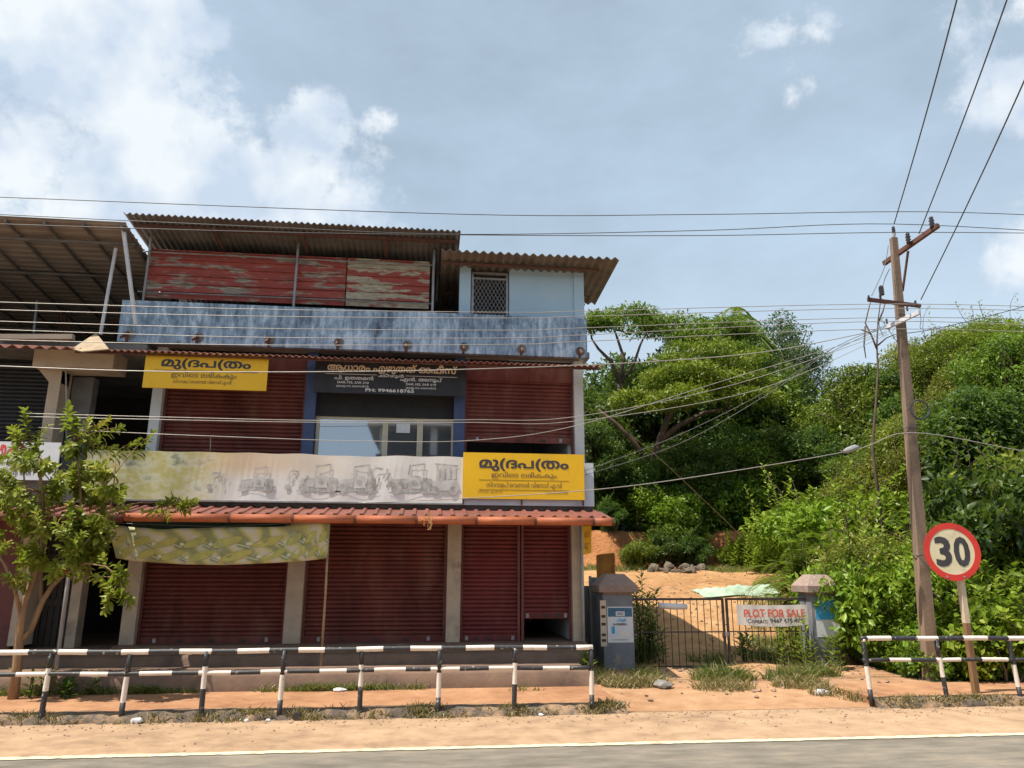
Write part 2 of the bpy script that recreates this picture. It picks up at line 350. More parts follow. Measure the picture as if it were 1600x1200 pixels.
M['leaf_bright'] = m_leaf('bright_leaf', [(0, (.09, .15, .010)), (.5, (.19, .28, .018)), (1, (.33, .39, .045))])
M['leaf_olive'] = m_leaf('olive_leaf', [(0, (.08, .10, .014)), (.5, (.18, .20, .022)), (1, (.31, .29, .05))])
M['leaf_grey'] = m_leaf('grey_green_leaf', [(0, (.04, .065, .035)), (.5, (.07, .11, .055)), (1, (.12, .17, .09))])
M['leaf_roadside'] = m_leaf('roadside_tree_leaf', [(0, (.11, .16, .014)), (.4, (.24, .30, .028)), (.85, (.42, .45, .08)), (.97, (.48, .32, .03)), (1, (.46, .22, .02))], .45, .42)
M['grass'] = m_leaf('grass_blade', [(0, (.06, .10, .016)), (.5, (.13, .16, .03)), (.8, (.25, .22, .07)), (1, (.36, .27, .12))], .3)
M['drygrass'] = m_leaf('dry_grass_blade', [(0, (.10, .11, .03)), (.4, (.22, .18, .07)), (1, (.40, .29, .14))], .25)
M['bark'] = pm('bark', (.12, .08, .055), (.065, .042, .03), 5, .9, .4, 18, stretch=(2, 2, .6))
M['bark_pale'] = pm('pale_bark', (.30, .185, .095), (.20, .12, .065), 5, .85, .3, 18, stretch=(2, 2, .6))

def fx(px, py, Y): return at(px, py, Y)[0]
def fz(px, py, Y): return at(px, py, Y)[2]
def ss(a, b, x):
    t = np.clip((np.asarray(x, float)-a)/(b-a), 0, 1); return t*t*(3-2*t)

# ------------------------------------------------------------------ lettering
_tcache = {}
def text_loops(body, bold):
    k = (body, bold)
    if k in _tcache: return _tcache[k]
    cu = bpy.data.curves.new('tmp', 'FONT'); cu.body = body; cu.size = 1; cu.resolution_u = 3
    cu.fill_mode = 'NONE'; cu.offset = bold
    ob = bpy.data.objects.new('tmp', cu); COL.objects.link(ob)
    me = bpy.data.meshes.new_from_object(ob)
    co = [(v.co.x, v.co.y) for v in me.vertices]
    nb = {}
    for e in me.edges:
        a, b = e.vertices; nb.setdefault(a, []).append(b); nb.setdefault(b, []).append(a)
    seen = set(); loops = []
    for e in me.edges:
        a, b = e.vertices
        if a in seen: continue
        lp = [a]; seen.add(a); prev, cur = a, b
        while cur != a and cur not in seen:
            lp.append(cur); seen.add(cur)
            nx = [q for q in nb[cur] if q != prev]
            if not nx: break
            prev, cur = cur, nx[0]
        if len(lp) > 2:
            lp = sorted(lp)
            loops.append([co[i] for i in lp])
    bpy.data.objects.remove(ob); bpy.data.curves.remove(cu); bpy.data.meshes.remove(me)
    _tcache[k] = loops; return loops
def area(lp): return .5*sum(lp[i][0]*lp[(i+1) % len(lp)][1]-lp[(i+1) % len(lp)][0]*lp[i][1] for i in range(len(lp)))
def inside(p, lp):
    x, y = p; c = False; n = len(lp)
    for i in range(n):
        (x1, y1), (x2, y2) = lp[i], lp[(i+1) % n]
        if (y1 > y) != (y2 > y) and x < (x2-x1)*(y-y1)/(y2-y1)+x1: c = not c
    return c
_ttc = {}
def text_tris(body, bold=0.0):
    if (body, bold) in _ttc: return _ttc[(body, bold)]
    lps = [l for l in text_loops(body, 0) if abs(area(l)) > 1e-4]
    out = []
    for l in lps:
        A = area(l); sg = math.copysign(1, A)
        for o in lps:
            if o is not l and area(o)*A < 0 and abs(area(o)) > abs(A) and sum(inside(p, o) for p in l[::3]) > .8*len(l[::3]): sg = -sg; break
        P = np.array(l); T_ = np.roll(P, -1, 0)-np.roll(P, 1, 0); T_ /= (np.linalg.norm(T_, axis=1, keepdims=True)+1e-9)
        out.append(P+np.stack([T_[:, 1], -T_[:, 0]], 1)*sg*bold)          # thicken outwards
    vs_ = [Vector(p) for P in out for p in P]; es = []; b = 0
    for P in out:
        n = len(P); es += [(b+k, b+(k+1) % n) for k in range(n)]; b += n
    V, _, Fc, *_r = delaunay_2d_cdt(vs_, es, [], 0, 1e-5)
    V = np.array([(v.x, v.y) for v in V]); Fc = np.array([tuple(f) for f in Fc])
    c = V[Fc].mean(1); wn = np.zeros(len(c))
    for P in out:                                                          # winding number of every triangle
        Q = np.roll(P, -1, 0)
        y1, y2 = P[None, :, 1], Q[None, :, 1]; cy = c[:, 1:2]; cx = c[:, 0:1]
        cr = (Q[None, :, 0]-P[None, :, 0])*(cy-y1)-(cx-P[None, :, 0])*(y2-y1)
        wn += ((y1 <= cy) & (y2 > cy) & (cr > 0)).sum(1)-((y1 > cy) & (y2 <= cy) & (cr < 0)).sum(1)
    r_ = ([(x, y, 0) for x, y in V], [tuple(int(i) for i in f) for f in Fc[np.abs(wn) > .5]])
    _ttc[(body, bold)] = r_; return r_
def letter(name, parent, items, mat, org, ux, uz, nrm):
    """items: (text, x0, x1, z0, z1, bold) in the sign's own plane (metres along ux, uz from org)"""
    mb = MB(); org = np.array(org, float); ux = np.array(ux, float); uz = np.array(uz, float); nrm = np.array(nrm, float)
    for (body, x0, x1, z0, z1, bold) in items:
        V, Fc = text_tris(body, bold)
        if not V: continue
        xs = [v[0] for v in V]; ys = [v[1] for v in V]
        sx = (x1-x0)/(max(xs)-min(xs)); sy = (z1-z0)/(max(ys)-min(ys))
        used = sorted({i for f in Fc for i in f}); mp = {k: n for n, k in enumerate(used)}
        V = [V[k] for k in used]; Fc = [tuple(mp[i] for i in f) for f in Fc]
        xs = [v[0] for v in V]; ys = [v[1] for v in V]
        sx = (x1-x0)/(max(xs)-min(xs)); sy = (z1-z0)/(max(ys)-min(ys))
        mb.add([org + ux*(x0+(v[0]-min(xs))*sx) + uz*(z0+(v[1]-min(ys))*sy) + nrm*.004 for v in V], Fc)
    return mb.build(name, mat, parent)

# ------------------------------------------------------------------ setting: ground, road, terrain
def Hs(x, y):
    x = np.asarray(x, float); y = np.asarray(y, float)
    z = .12 + ss(15.6, 29, y)*1.95*ss(3.3, 4.8, x)
    drive = 1.0
    z = z - drive*.112*(1-ss(11.45, 12.9, y))
    z = z + (ss(29.4, 30.3, y+.5*np.sin(x*1.1)+.25*np.sin(x*2.7))*1.55)*ss(2, 4, x)
    z = z + ss(31, 60, y)*4.5
    xe = 8.5 + np.maximum(y-15.5, 0)*.42
    z = z + 6.3*ss(.2, 9.5, x-xe)*ss(12.9, 26, y)
    z = z + .05*np.sin(x*2.3+y*1.7)*np.sin(x*.9-y*2.1)*ss(13, 15, y)*ss(3.3, 4.2, x)
    return z
def H(x, y): return float(Hs(x, y))
def grid_mesh(name, xs, ys, zf, mats, cls=None, kind='structure'):
    X, Y = np.meshgrid(xs, ys); Z = zf(X, Y)
    v = np.stack([X.ravel(), Y.ravel(), Z.ravel()], 1); nx = len(xs); ny = len(ys)
    i = (np.arange(ny-1)[:, None]*nx + np.arange(nx-1)[None, :]).ravel()
    f = np.stack([i, i+1, i+nx+1, i+nx], 1)
    me = bpy.data.meshes.new(name); me.from_pydata(v.tolist(), [], f.tolist())
    for m in mats: me.materials.append(m)
    if cls is not None:
        c = v[f].mean(1); me.polygons.foreach_set('material_index', cls(c[:, 0], c[:, 1]).astype(np.int32))
    me.polygons.foreach_set('use_smooth', [True]*len(f))
    o = link(bpy.data.objects.new(name, me)); return tag(o, kind=kind)
def tcls(x, y):
    xe = 8.5 + np.maximum(y-15.5, 0)*.42
    c = np.where(y < 15.2, 0, 1)
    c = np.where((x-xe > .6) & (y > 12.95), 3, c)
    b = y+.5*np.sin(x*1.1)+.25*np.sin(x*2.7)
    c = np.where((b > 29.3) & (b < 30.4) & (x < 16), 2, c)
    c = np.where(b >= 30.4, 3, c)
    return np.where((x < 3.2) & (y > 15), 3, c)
ysr = np.concatenate([np.arange(11.45, 34, .28), np.arange(34, 130, 4)])
xsr = np.concatenate([np.arange(-80, -10, 7), np.arange(-10, 2.4, 1.2), np.arange(2.4, 30, .3), np.arange(30, 140, 5)])
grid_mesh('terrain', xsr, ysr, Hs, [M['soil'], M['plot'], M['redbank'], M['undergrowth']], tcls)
def sheet(name, x0, x1, y0, y1, z, mat, n=1):
    return tag(MB().add([(x0, y0, z), (x1, y0, z), (x1, y1, z), (x0, y1, z)], [(0, 1, 2, 3)]).build(name, mat), kind='structure')
sheet('ground', -900, 900, -900, 900, -.06, M['undergrowth'])
sheet('road', -300, 300, .2, 9.62, 0, M['asphalt'])
rr = random.Random(3)
def wavy(name, x0, x1, y0f, y1f, z, mat, step=.3):
    mb = MB(); xs = np.arange(x0, x1+step, step)
    lo = [(x, y0f(x), z) for x in xs]; hi = [(x, y1f(x), z) for x in xs]; n = len(xs)
    mb.add(lo+hi, [(i, i+1, n+i+1, n+i) for i in range(n-1)])
    return tag(mb.build(name, mat), kind='structure')
wavy('road_shoulder', -60, 60, lambda x: 9.50+.03*math.sin(x*.9)+.02*math.sin(x*3.7), lambda x: 11.52, .004, M['shoulder'])
sheet('far_side_shoulder', -300, 300, -8, .2, -.004, M['shoulder'])
wavy('road_edge_line', -60, 60, lambda x: 9.385+.012*rr.uniform(-1, 1), lambda x: 9.515+.018*rr.uniform(-1, 1), .008, M['lineyellow'], .06)
for (a_, b_, c_) in ((-40, 2.98, 13.2), (6.95, 40, 12.98)):
    tag(MB().box(a_, b_, 11.55, c_, -.02, .128).build('footpath', M['path_soil']), kind='structure')
def kerb(x0, x1, seed):
    r = random.Random(seed); mb = MB(); xs = np.arange(x0, x1, .13); pr = []
    for x in xs:
        j = lambda a: r.uniform(-a, a)
        pr.append([(x, 11.34+j(.05), -.01), (x, 11.38+j(.04), .06+j(.025)), (x, 11.46+j(.04), .115+j(.022)), (x, 11.60+j(.03), .134+j(.006)), (x, 11.66, .10)])
    V = [p for q in pr for p in q]; n = len(pr); Fc = []
    for i in range(n-1):
        for k in range(4): Fc.append((i*5+k, (i+1)*5+k, (i+1)*5+k+1, i*5+k+1))
    Fc += [(4, 3, 2, 1, 0), tuple((n-1)*5+k for k in range(5))]
    return tag(mb.add(V, Fc).build('kerb', M['kerb'], smooth=True), kind='structure')
kerb(-30, 3.02, 1); kerb(6.9, 36, 2)

# ------------------------------------------------------------------ shop building
Y0 = 15.2
BX0, BX1 = fx(185, 1005, Y0), fx(912, 1003, Y0)          # about -5.55 .. 3.2
ZF = .67                                                  # shop floor
bld = thing('shop_building', 'three storey shop building with maroon roller shutters and weathered blue parapet', 'building', (-1.2, Y0, .12))
def bbox(name, mat, *b, parent=None): return MB().box(*b).build(name, M[mat], parent or bld)
# shell
ZS1, ZS2 = 3.14, 6.42
mb = MB(); mb.box(BX0+.02, BX0+.22, Y0+.36, 21, ZF, 6.3); mb.box(BX1-.2, BX1-.004, Y0+.30, 21, .1, 6.3); mb.box(BX0+.02, BX1-.004, 21, 21.2, .1, 8.4)
for x in (-2.5, .6): mb.box(x-.07, x+.07, Y0+.36, 21, ZF, 6.3)
mb.build('wall', M['white_wall'], bld)
bbox('floor_slab', 'apron', BX0-.02, BX1+.02, Y0-.25, 21, .1, ZF)
bbox('floor_slab', 'concrete', BX0, BX1+.01, Y0+.02, 21, ZS1, ZS1+.2)
bbox('floor_slab', 'concrete', BX0-.6, BX1+.2, Y0-.26, 21, ZS2, ZS2+.13)
# apron steps in front of the shops
def rough_box(name, mat, x0, x1, y0, y1, z0, z1, seed, nx=40):
    r = random.Random(seed); mb = MB(); V = []; Fc = []
    for i in range(nx+1):
        x = x0+(x1-x0)*i/nx; j = lambda a: r.uniform(-a, a)
        V += [(x, y0+j(.006), z0), (x, y0+.012+j(.006), z1-.05+j(.008)), (x, y0+.07+j(.015), z1+j(.008)), (x, y1, z1+j(.006))]
    for i in range(nx):
        for k in range(3): Fc.append((i*4+k, (i+1)*4+k, (i+1)*4+k+1, i*4+k+1))
    Fc += [(3, 2, 1, 0), tuple(nx*4+k for k in range(4))]
    return mb.add(V, Fc).build(name, M[mat], bld, smooth=True)
rough_box('apron', 'apron', -11, BX1-.35, 13.15, 14.4, .1, .40, 5, 60)
rough_box('step', 'apron', -11, BX1-.02, 14.25, Y0-.2, .1, .56, 6, 60)
# ground floor pillars
for (a, b) in ((185, 208), (441, 468), (696, 718), (896, 912)):
    xa, xb = fx(a, 1005, Y0), fx(b, 1005, Y0)
    o = bbox('pillar', 'pillar', xa, xb, Y0, Y0+.38, ZF-.03, ZS1)
bbox('lintel', 'pillar', BX0+.005, BX1-.005, Y0+.05, Y0+.36, 2.98, ZS1-.004)
# roller shutters, each slat a piece
_slat = {}
def slat_mesh(w, p, mat):
    k = (round(w, 3), p, mat)
    if k not in _slat:
        prof = [(0, 0), (-.018, p*.12), (-.028, p*.36), (-.024, p*.62), (-.008, p*.86), (0, p*.93)]
        V = []; Fc = []; n = len(prof)
        for x in (-w/2, w/2):
            V += [(x, y, z) for y, z in prof]
        for i in range(n-1): Fc.append((i, n+i, n+i+1, i+1))
        V += [(-w/2, .012, 0), (-w/2, .012, p*.93), (w/2, .012, 0), (w/2, .012, p*.93)]
        Fc += [(2*n, 2*n+1, 2*n+3, 2*n+2)]
        me = bpy.data.meshes.new('slat'); me.from_pydata(V, [], Fc); me.materials.append(M[mat])
        me.polygons.foreach_set('use_smooth', [True]*(n-1)+[False]); _slat[k] = me
    return _slat[k]
def shutter(x0, x1, z0, z1, Y, label, mat='shutter', zopen=None, pitch=.083, hood=0.0):
    zb = zopen if zopen else z0
    w = x1-x0; mb = MB()
    mb.box(x0+.03, x1-.03, Y-.03, Y+.03, zb, zb+.13)
    for q in (.28, .5, .72): mb.box(x0+w*q-.05, x0+w*q+.05, Y-.05, Y-.03, zb+.035, zb+.075, 1)
    s = mb.build('shutter', [M[mat], M['dark_iron']], bld); s['label'] = label
    for q in (.12, .88): MB().box(x0+w*q-.03, x0+w*q+.03, Y-.055, Y-.031, zb+.02, zb+.10).build('lock', M['steel'], s)
    z = zb+.13; r = random.Random(int(x0*100)); top = z1-hood
    me = slat_mesh(w-.09, pitch, mat)
    while z < top:
        o = bpy.data.objects.new('slat', me); link(o, s, ((x0+x1)/2 + r.uniform(-.018, .018), Y+r.uniform(-.006, .006), z)); z += pitch
    for xa, xb in ((x0, x0+.055), (x1-.055, x1)):
        MB().box(xa, xb, Y-.06, Y-.034, z0, z1).box(xa+(.0 if xa == x0 else .045), xa+(.01 if xa == x0 else .055), Y-.034, Y+.05, z0, z1).build('guide_rail', M['channel'], s)
    if hood:
        MB().box(x0+.004, x1-.004, Y-.10, Y+.1, z1-hood, z1).build('shutter_hood', M[mat], s)
    return s
X = lambda px, py=1000: fx(px, py, Y0)
SY = Y0+.2
shutter(X(208), X(441), ZF, 2.98, SY, 'leftmost ground floor maroon roller shutter, closed')
shutter(X(468), X(696), ZF, 2.98, SY, 'wide middle ground floor maroon roller shutter, closed')
shutter(X(718), X(814), ZF, 2.98, SY, 'narrow closed maroon roller shutter, second from right', mat='shutter_b')
shutter(X(816), X(896), ZF, 2.98, SY, 'narrow maroon roller shutter raised a little above the floor', zopen=ZF+.42, mat='shutter_b')
# first floor columns and shutters
X2 = lambda px: fx(px, 660, Y0)
c1a, c1b = X2(232), X2(246)
bbox('column', 'white_wall', c1a, c1b+.03, Y0, Y0+.36, ZS1+.2, ZS2)
n1a, n1b = X2(474), X2(491); n2a, n2b = X2(709), X2(726)
bbox('column', 'navy', n1a, n1b, Y0, Y0+.36, ZS1+.2, ZS2)
bbox('column', 'navy', n2a, n2b, Y0, Y0+.36, ZS1+.2, ZS2)
bbox('column', 'white_wall', X2(898), X2(912.5), Y0, Y0+.3, ZS1+.2, ZS2)
ZU = ZS1+.2
shutter(c1b+.03, n1a, ZU, ZS2-.05, Y0+.2, 'upper floor maroon roller shutter left of the office', zopen=ZU+.1, mat='shutter', hood=.42)
shutter(n2b, X2(898), ZU, ZS2-.05, Y0+.2, 'faded upper floor roller shutter half raised right of the office', mat='shutter_up', zopen=fz(800, 692, Y0+.2), hood=.42)
# office front: black raised shutter above aluminium window
wz0, wz1 = ZU+.0, fz(600, 655, Y0+.22)
YG = Y0+.24
M['matt_black'] = pm('matt_black', (.012, .012, .014), (.02, .02, .022), 4, .8, .1)
os_ = MB().box(n1b, n2a, Y0+.16, Y0+.34, wz1+.03, ZS2).build('office_shutter_box', M['matt_black'], bld)
ow = MB().box(n1b, n2a, YG-.03, YG+.03, wz1-.02, wz1+.03).box(n1b, n2a, YG-.03, YG+.03, wz0, wz0+.08).build('office_window', M['alu'], bld)
ow['label'] = 'aluminium framed office window with three reflecting panes'
fr = [(492, 497), (597.5, 602.5), (602.8, 606), (652, 656.5), (656.8, 661), (706, 710)]
for a, b in fr: MB().box(X2(a), X2(b), YG-.045, YG+.045, wz0+.08, wz1-.02).build('mullion', M['alu'], ow)
def m_glass():
    m, N, L, bs = nodes('dark_window_glass')
    bs.inputs['Base Color'].default_value = (.36, .40, .44, 1); bs.inputs['Metallic'].default_value = .8; bs.inputs['Roughness'].default_value = .03
    bs.inputs['Specular IOR Level'].default_value = .9; bs.inputs['Coat Weight'].default_value = .6; bs.inputs['Coat Roughness'].default_value = .03
    bump(N, L, bs, noise(N, L, coord(N, L), .8, 2), .03, .05); return m
M['glass'] = m_glass()
for a, b in ((497, 597.5), (606, 652), (661, 706)):
    MB().box(X2(a)-.01, X2(b)+.01, YG-.006, YG+.006, wz0+.06, wz1-.01).build('pane', M['glass'], ow)
# balcony front wall carrying the boards
YB = 14.62
fz0, fz1 = fz(600, 789, YB), fz(600, 716, YB)
fxl, fxr = fx(131, 760, YB), fx(928, 760, YB)
MB().box(fxl+.05, fxr, YB, YB+.12, fz0+.02, fz1-.02).build('balcony_wall', M['fascia'], bld)
MB().box(fxl+.05, fxr-.02, YB+.124, Y0+.3, fz0-.1, fz0+.06).build('balcony_slab', M['concrete'], bld)
for px in (723.5, 815, 911):
    MB().box(fx(px, 785, YB)-.012, fx(px, 785, YB)+.012, YB-.03, YB-.001, fz0+.03, fz1-.04).build('joint_strip', M['rust'], bld)
# corrugated sheets
def corr(x0, x1, pitch, amp, A, B, th=.012, shape='sin', spn=8, jag=0, seed=0, rows=2):
    """sheet spanning x0..x1, ribs run from A=(y,z) to B=(y,z)"""
    n = max(2, int((x1-x0)/pitch*spn)); r = random.Random(seed); mb = MB(); V = []; Fc = []
    step = {}
    for i in range(n+1):
        x = x0+(x1-x0)*i/n; ph = (x-x0)/pitch
        if shape == 'sin': o = amp*math.cos(2*math.pi*ph)
        else:
            t = ph % 1; o = amp*(1 if t < .22 else (1-(t-.22)/.1 if t < .32 else (0 if t < .9 else (t-.9)/.1)))
        k = int(ph/6); step.setdefault(k, r.uniform(-jag, jag))
        for j in range(rows):
            t = j/(rows-1); y = A[0]+(B[0]-A[0])*t; z = A[1]+(B[1]-A[1])*t
            if j == 0: y += step[k]
            V += [(x, y, z+o+th/2), (x, y, z+o-th/2)]
    w = rows*2
    for i in range(n):
        for j in range(rows-1):
            a = i*w+j*2; b = (i+1)*w+j*2
            Fc += [(a, b, b+2, a+2), (a+1, a+3, b+3, b+1)]
        a = i*w; b = (i+1)*w
        Fc += [(a, a+1, b+1, b), (a+w-2, b+w-2, b+w-1, a+w-1)]
    Fc += [(0, 2, 3, 1), (n*w, n*w+1, n*w+3, n*w+2)]
    return mb.add(V, Fc)
# lower awning and gutter
YGU = 13.72
gz = fz(600, 812, YGU); gx0, gx1 = fx(196, 806, YGU), fx(957, 816, YGU)
aw = corr(gx0, gx1, .235, .032, (YGU+.06, gz+.075), (YB+.14, fz0-.06), shape='rib', spn=20).build('awning', M['awning'], bld)
xs = [gx0]; x = fx(258, 812, YGU)
while x < gx1-.2: xs.append(x); x += 1.085
xs.append(gx1)
for a, b in zip(xs[:-1], xs[1:]):
    MB().tube([(a+.004, YGU, gz), (b-.004, YGU, gz)], .074, 14).build('gutter', M['gutter'], aw, smooth=True)
    MB().tube([(b-.018, YGU, gz), (b+.018, YGU, gz)], .080, 14).build('gutter_clip', M['rust'], aw)
for x in np.linspace(gx0+.3, gx1-.4, 9):
    MB().beam((x, YGU+.06, gz-.03), (x, Y0, fz0-.14), .04, .05).build('awning_rafter', M['rust'], aw)
# thin upper awning under the parapet
YA = 14.36
az0, az1 = fz(230, 548, YA), fz(900, 572, YA)
azm = (az0+az1)/2
ua = corr(fx(115, 540, YA), fx(942, 570, YA), .125, .022, (YA, azm), (14.96, azm+.12), spn=8, jag=.02, seed=2).build('upper_awning', M['awning_up'], bld)
MB().tube([(fx(115, 540, YA), YA+.1, azm-.035), (fx(940, 570, YA), YA+.1, azm-.035)], .02, 6).build('awning_rail', M['rust'], ua)
# parapet of the top floor
YP = 14.9
px0, px1 = fx(187, 500, YP), fx(917, 520, YP)
pz0, pz1 = fz(550, 546, YP), fz(550, 483, YP)
MB().box(px0, px1, YP, YP+.13, pz0, pz1).build('parapet', M['parapet'], bld)
for a_, b_ in ((px1-.13, px1-.002), (px0+.002, px0+.13)): MB().box(a_, b_, YP+.132, 20.9, pz0, pz1-.002).build('parapet_return', M['parapet'], bld)
for px in (198, 308, 420, 528, 635, 724, 814, 905):
    xx = fx(px, 535, YP)
    MB().beam((xx, YP-.002, pz0+.17), (xx, YP-.30, pz0-.0), .035, .05).beam((xx-.0, YP-.02, pz0+.2), (xx, YP-.02, pz0-.02), .05, .03).build('awning_bracket', M['rust'], bld)
    MB().lathe((xx+.02, YP+.001, pz0+.14), [(0, .11), (-.006, .10), (-.010, .07)], 9, axis=(0, 1, 0)).build('bracket_patch', M['concrete'], bld)
# top floor: red sheet cladding between steel posts
YT = 15.35
tz0, tz1 = fz(450, 474, YT), fz(450, 399, YT)
txs = [fx(228, 430, YT), fx(462, 440, YT), fx(541, 440, YT), fx(672, 440, YT)]
for i in range(3):
    a, b = txs[i]+(.012 if i else 0), txs[i+1]-.012
    nrib = 6; mb = MB(); V = []; Fc = []; hh = (tz1-tz0)/nrib
    prof = []
    for k in range(nrib):
        z = tz0+k*hh; prof += [(0, z), (0, z+hh*.74), (-.035, z+hh*.80), (-.035, z+hh*.93), (0, z+hh*.99)]
    for x in (a, b):
        V += [(x, YT+y-i*.006, z) for y, z in prof]
    for x in (a, b):
        V += [(x, YT+.02-i*.006, z) for y, z in prof]
    n = len(prof)
    for k in range(n-1): Fc += [(k, n+k, n+k+1, k+1), (2*n+k, 2*n+k+1, 3*n+k+1, 3*n+k)]
    Fc += [tuple(range(n-1, -1, -1))[:0] or (0, 2*n, 3*n, n), (n-1, 2*n-1, 4*n-1, 3*n-1)]
    o = mb.add(V, Fc).build('cladding_panel', M['peel2'] if i == 2 else M['peel'], bld)
    o['label'] = ['peeling dark red sheet panel at left', 'faded red sheet panel beside the post', 'cream and red peeled sheet panel at right'][i]
for z in (tz0+.10, tz1-.10): MB().tube([(txs[0]-.1, YT-.07, z), (txs[3]+.05, YT-.07, z)], .014, 6).build('cladding_rail', M['steel'], bld)
# top roofs
YE = 14.45
ez0, ez1 = fz(192, 336, YE), fz(720, 359, YE)
ez = (ez0+ez1)/2
rf = corr(fx(193, 333, YE), fx(720, 357, YE), .125, .022, (YE, ez), (21, ez-.55), spn=8, jag=.012, seed=4).build('tin_roof', M['tinroof'], bld)
for px in (228, 462, 677):
    xx = fx(px, 440, YT-.1)
    MB().tube([(xx, YT-.12, pz0+.1), (xx, YT-.12, ez-.10)], .028, 8).build('roof_post', M['steel'], bld)
for yy in (14.75, 16.2, 18.0):
    MB().box(fx(193, 333, YE)+.1, fx(720, 357, YE)-.05, yy, yy+.05, ez-.11-(yy-YE)*.084, ez-.035-(yy-YE)*.084).build('purlin', M['rust'], rf)
for px in (330, 470, 600):
    xx = fx(px, 360, YE)
    MB().beam((xx, YE+.15, ez-.16), (xx+.0, 20.5, ez-.68), .05, .06).build('rafter', M['rust'], rf)
YE2 = 14.55
e2 = (fz(722, 394, YE2)+fz(967, 403, YE2))/2
rx0, rx1 = fx(690, 390, YE2), fx(967, 400, YE2)
rf2 = corr(rx0, rx1, .178, .03, (YE2, e2), (16.9, e2-.16), th=.014, spn=10, jag=.01, seed=5).build('asbestos_roof', M['asb'], bld)
corr(rx0, rx1-.28, .178, .03, (16.8, e2-.19), (21, e2-.5), th=.014, spn=10, jag=.02, seed=6).build('asbestos_roof', M['asb'], bld)
for yy in (14.95, 16.5, 18.4):
    MB().tube([(rx0, yy, e2-.085-(yy-YE2)*.07), (rx1-.35, yy, e2-.085-(yy-YE2)*.07)], .035, 8).build('purlin', M['rust'], rf2)
MB().tube([(rx1-.75, 16.2, e2-.2), (rx1-.3, 16.25, e2-.23), (rx1-.35, 16.6, e2-.35), (rx1-.7, 16.6, e2-.4)], .015, 6).build('bracket', M['rust'], rf2)
# small pale blue room
YR = 15.25
rz1 = fz(760, 412, YR)
q = lambda px: fx(px, 450, YR)
wt = fz(830, 418, YR)
MB().box(q(718), q(735.5), YR, YR+.3, pz0, rz1-.03).build('room_column', M['skyblue'], bld)
MB().box(q(717), q(736), YR-.01, YR+.3, rz1-.03, rz1+.05).build('column_cap', M['cap'], bld)
MB().box(q(796), q(896.5), YR+.02, YR+.2, pz0, wt).build('room_wall', M['skyblue'], bld)
MB().box(q(896.5), q(912), YR-.02, YR+.3, pz0, fz(905, 427, YR)).build('room_column', M['skyblue'], bld)
MB().box(q(895.5), q(913), YR-.03, YR+.3, fz(905, 427, YR), fz(905, 427, YR)+.06).build('column_cap', M['cap'], bld)
MB().box(q(912)-.2, q(912)-.003, YR+.302, 21, pz0, wt-.1).build('room_wall', M['skyblue'], bld)
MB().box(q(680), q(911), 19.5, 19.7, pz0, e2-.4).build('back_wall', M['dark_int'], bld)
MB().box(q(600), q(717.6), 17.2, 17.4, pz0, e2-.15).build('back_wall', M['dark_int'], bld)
g = MB(); ga, gb, gz0_, gz1_ = q(737), q(794.5), pz0+.3, fz(760, 424, YR)
for a, b, c, d_ in ((ga, ga+.05, gz0_, gz1_), (gb-.05, gb, gz0_, gz1_), (ga+.05, gb-.05, gz1_-.05, gz1_), (ga+.05, gb-.05, gz1_-.17, gz1_-.13)): g.box(a, b, YR+.05, YR+.09, c, d_)
gr = g.build('window_grille', M['steel'], bld)
mb = MB(); zt = gz1_-.17; wd = gb-ga-.1; hgt = zt-gz0_; stp = .085
for k in range(-int(hgt/stp)-1, int(wd/stp)+2):
    for sgn in (1, -1):
        x0_ = ga+.05+k*stp if sgn > 0 else gb-.05-k*stp
        pts = []
        for t in (0, hgt*2):
            pts.append((x0_+sgn*t*.55, gz0_+t))
        (xa, za), (xb, zb) = pts
        lo_, hi_ = ga+.05, gb-.05
        def clip(xa, za, xb, zb):
            t0, t1 = 0, 1
            for p, qv in ((-(xb-xa), xa-lo_), (xb-xa, hi_-xa), (-(zb-za), za-gz0_), (zb-za, zt-za)):
                if p == 0: continue
                r_ = qv/p
                if p < 0: t0 = max(t0, r_)
                else: t1 = min(t1, r_)
            return None if t0 >= t1 else (xa+(xb-xa)*t0, za+(zb-za)*t0, xa+(xb-xa)*t1, za+(zb-za)*t1)
        c = clip(xa, za, xb, zb)
        if c and math.hypot(c[2]-c[0], c[3]-c[1]) > .03:
            mb.beam((c[0], YR+.07+.006*sgn, c[1]), (c[2], YR+.07+.006*sgn, c[3]), .009, .009)
mb.build('mesh_infill', M['steel'], gr)
# drain pipe on the right corner
MB().tube([(fx(909.5, 900, Y0-.08), Y0-.08, .3), (fx(909.5, 900, Y0-.08), Y0-.08, 3.0)], .035, 10).build('drain_pipe', M['pipe'], bld, smooth=True)

# ------------------------------------------------------------------ neighbouring building at left
nb = thing('concrete_building', 'half finished concrete building with open top floor at left edge', 'building', (-9, Y0, .12))
def nbox(name, mat, *b): return MB().box(*b).build(name, M[mat], nb)
NX1 = BX0-.03
cA, cB = fx(66, 640, Y0), fx(88, 640, Y0)
nbox('column', 'cream', cA+.04, cB, Y0, Y0+.45, ZF, fz(90, 572, Y0))
bz0, bz1 = fz(120, 574, Y0-.3), fz(120, 545, Y0-.3)
nbox('beam', 'cream', fx(52, 560, Y0-.3), fx(178, 560, Y0-.3), Y0-.3, Y0+.36, bz0, bz1)
mb = MB(); mb.prism([(cA-.25, bz0+.08), (cA+.05, bz0-.25), (cB, bz0-.25), (cB, bz0)], Y0+.005, Y0+.35); mb.build('haunch', M['cream'], nb)
nbox('side_wall', 'concrete', cB+.002, cB+.4, Y0+.5, Y0+.75, 3.3, bz0)
nbox('side_wall', 'dark_int', -16, NX1, 19.2, 19.4, .12, 6.4)
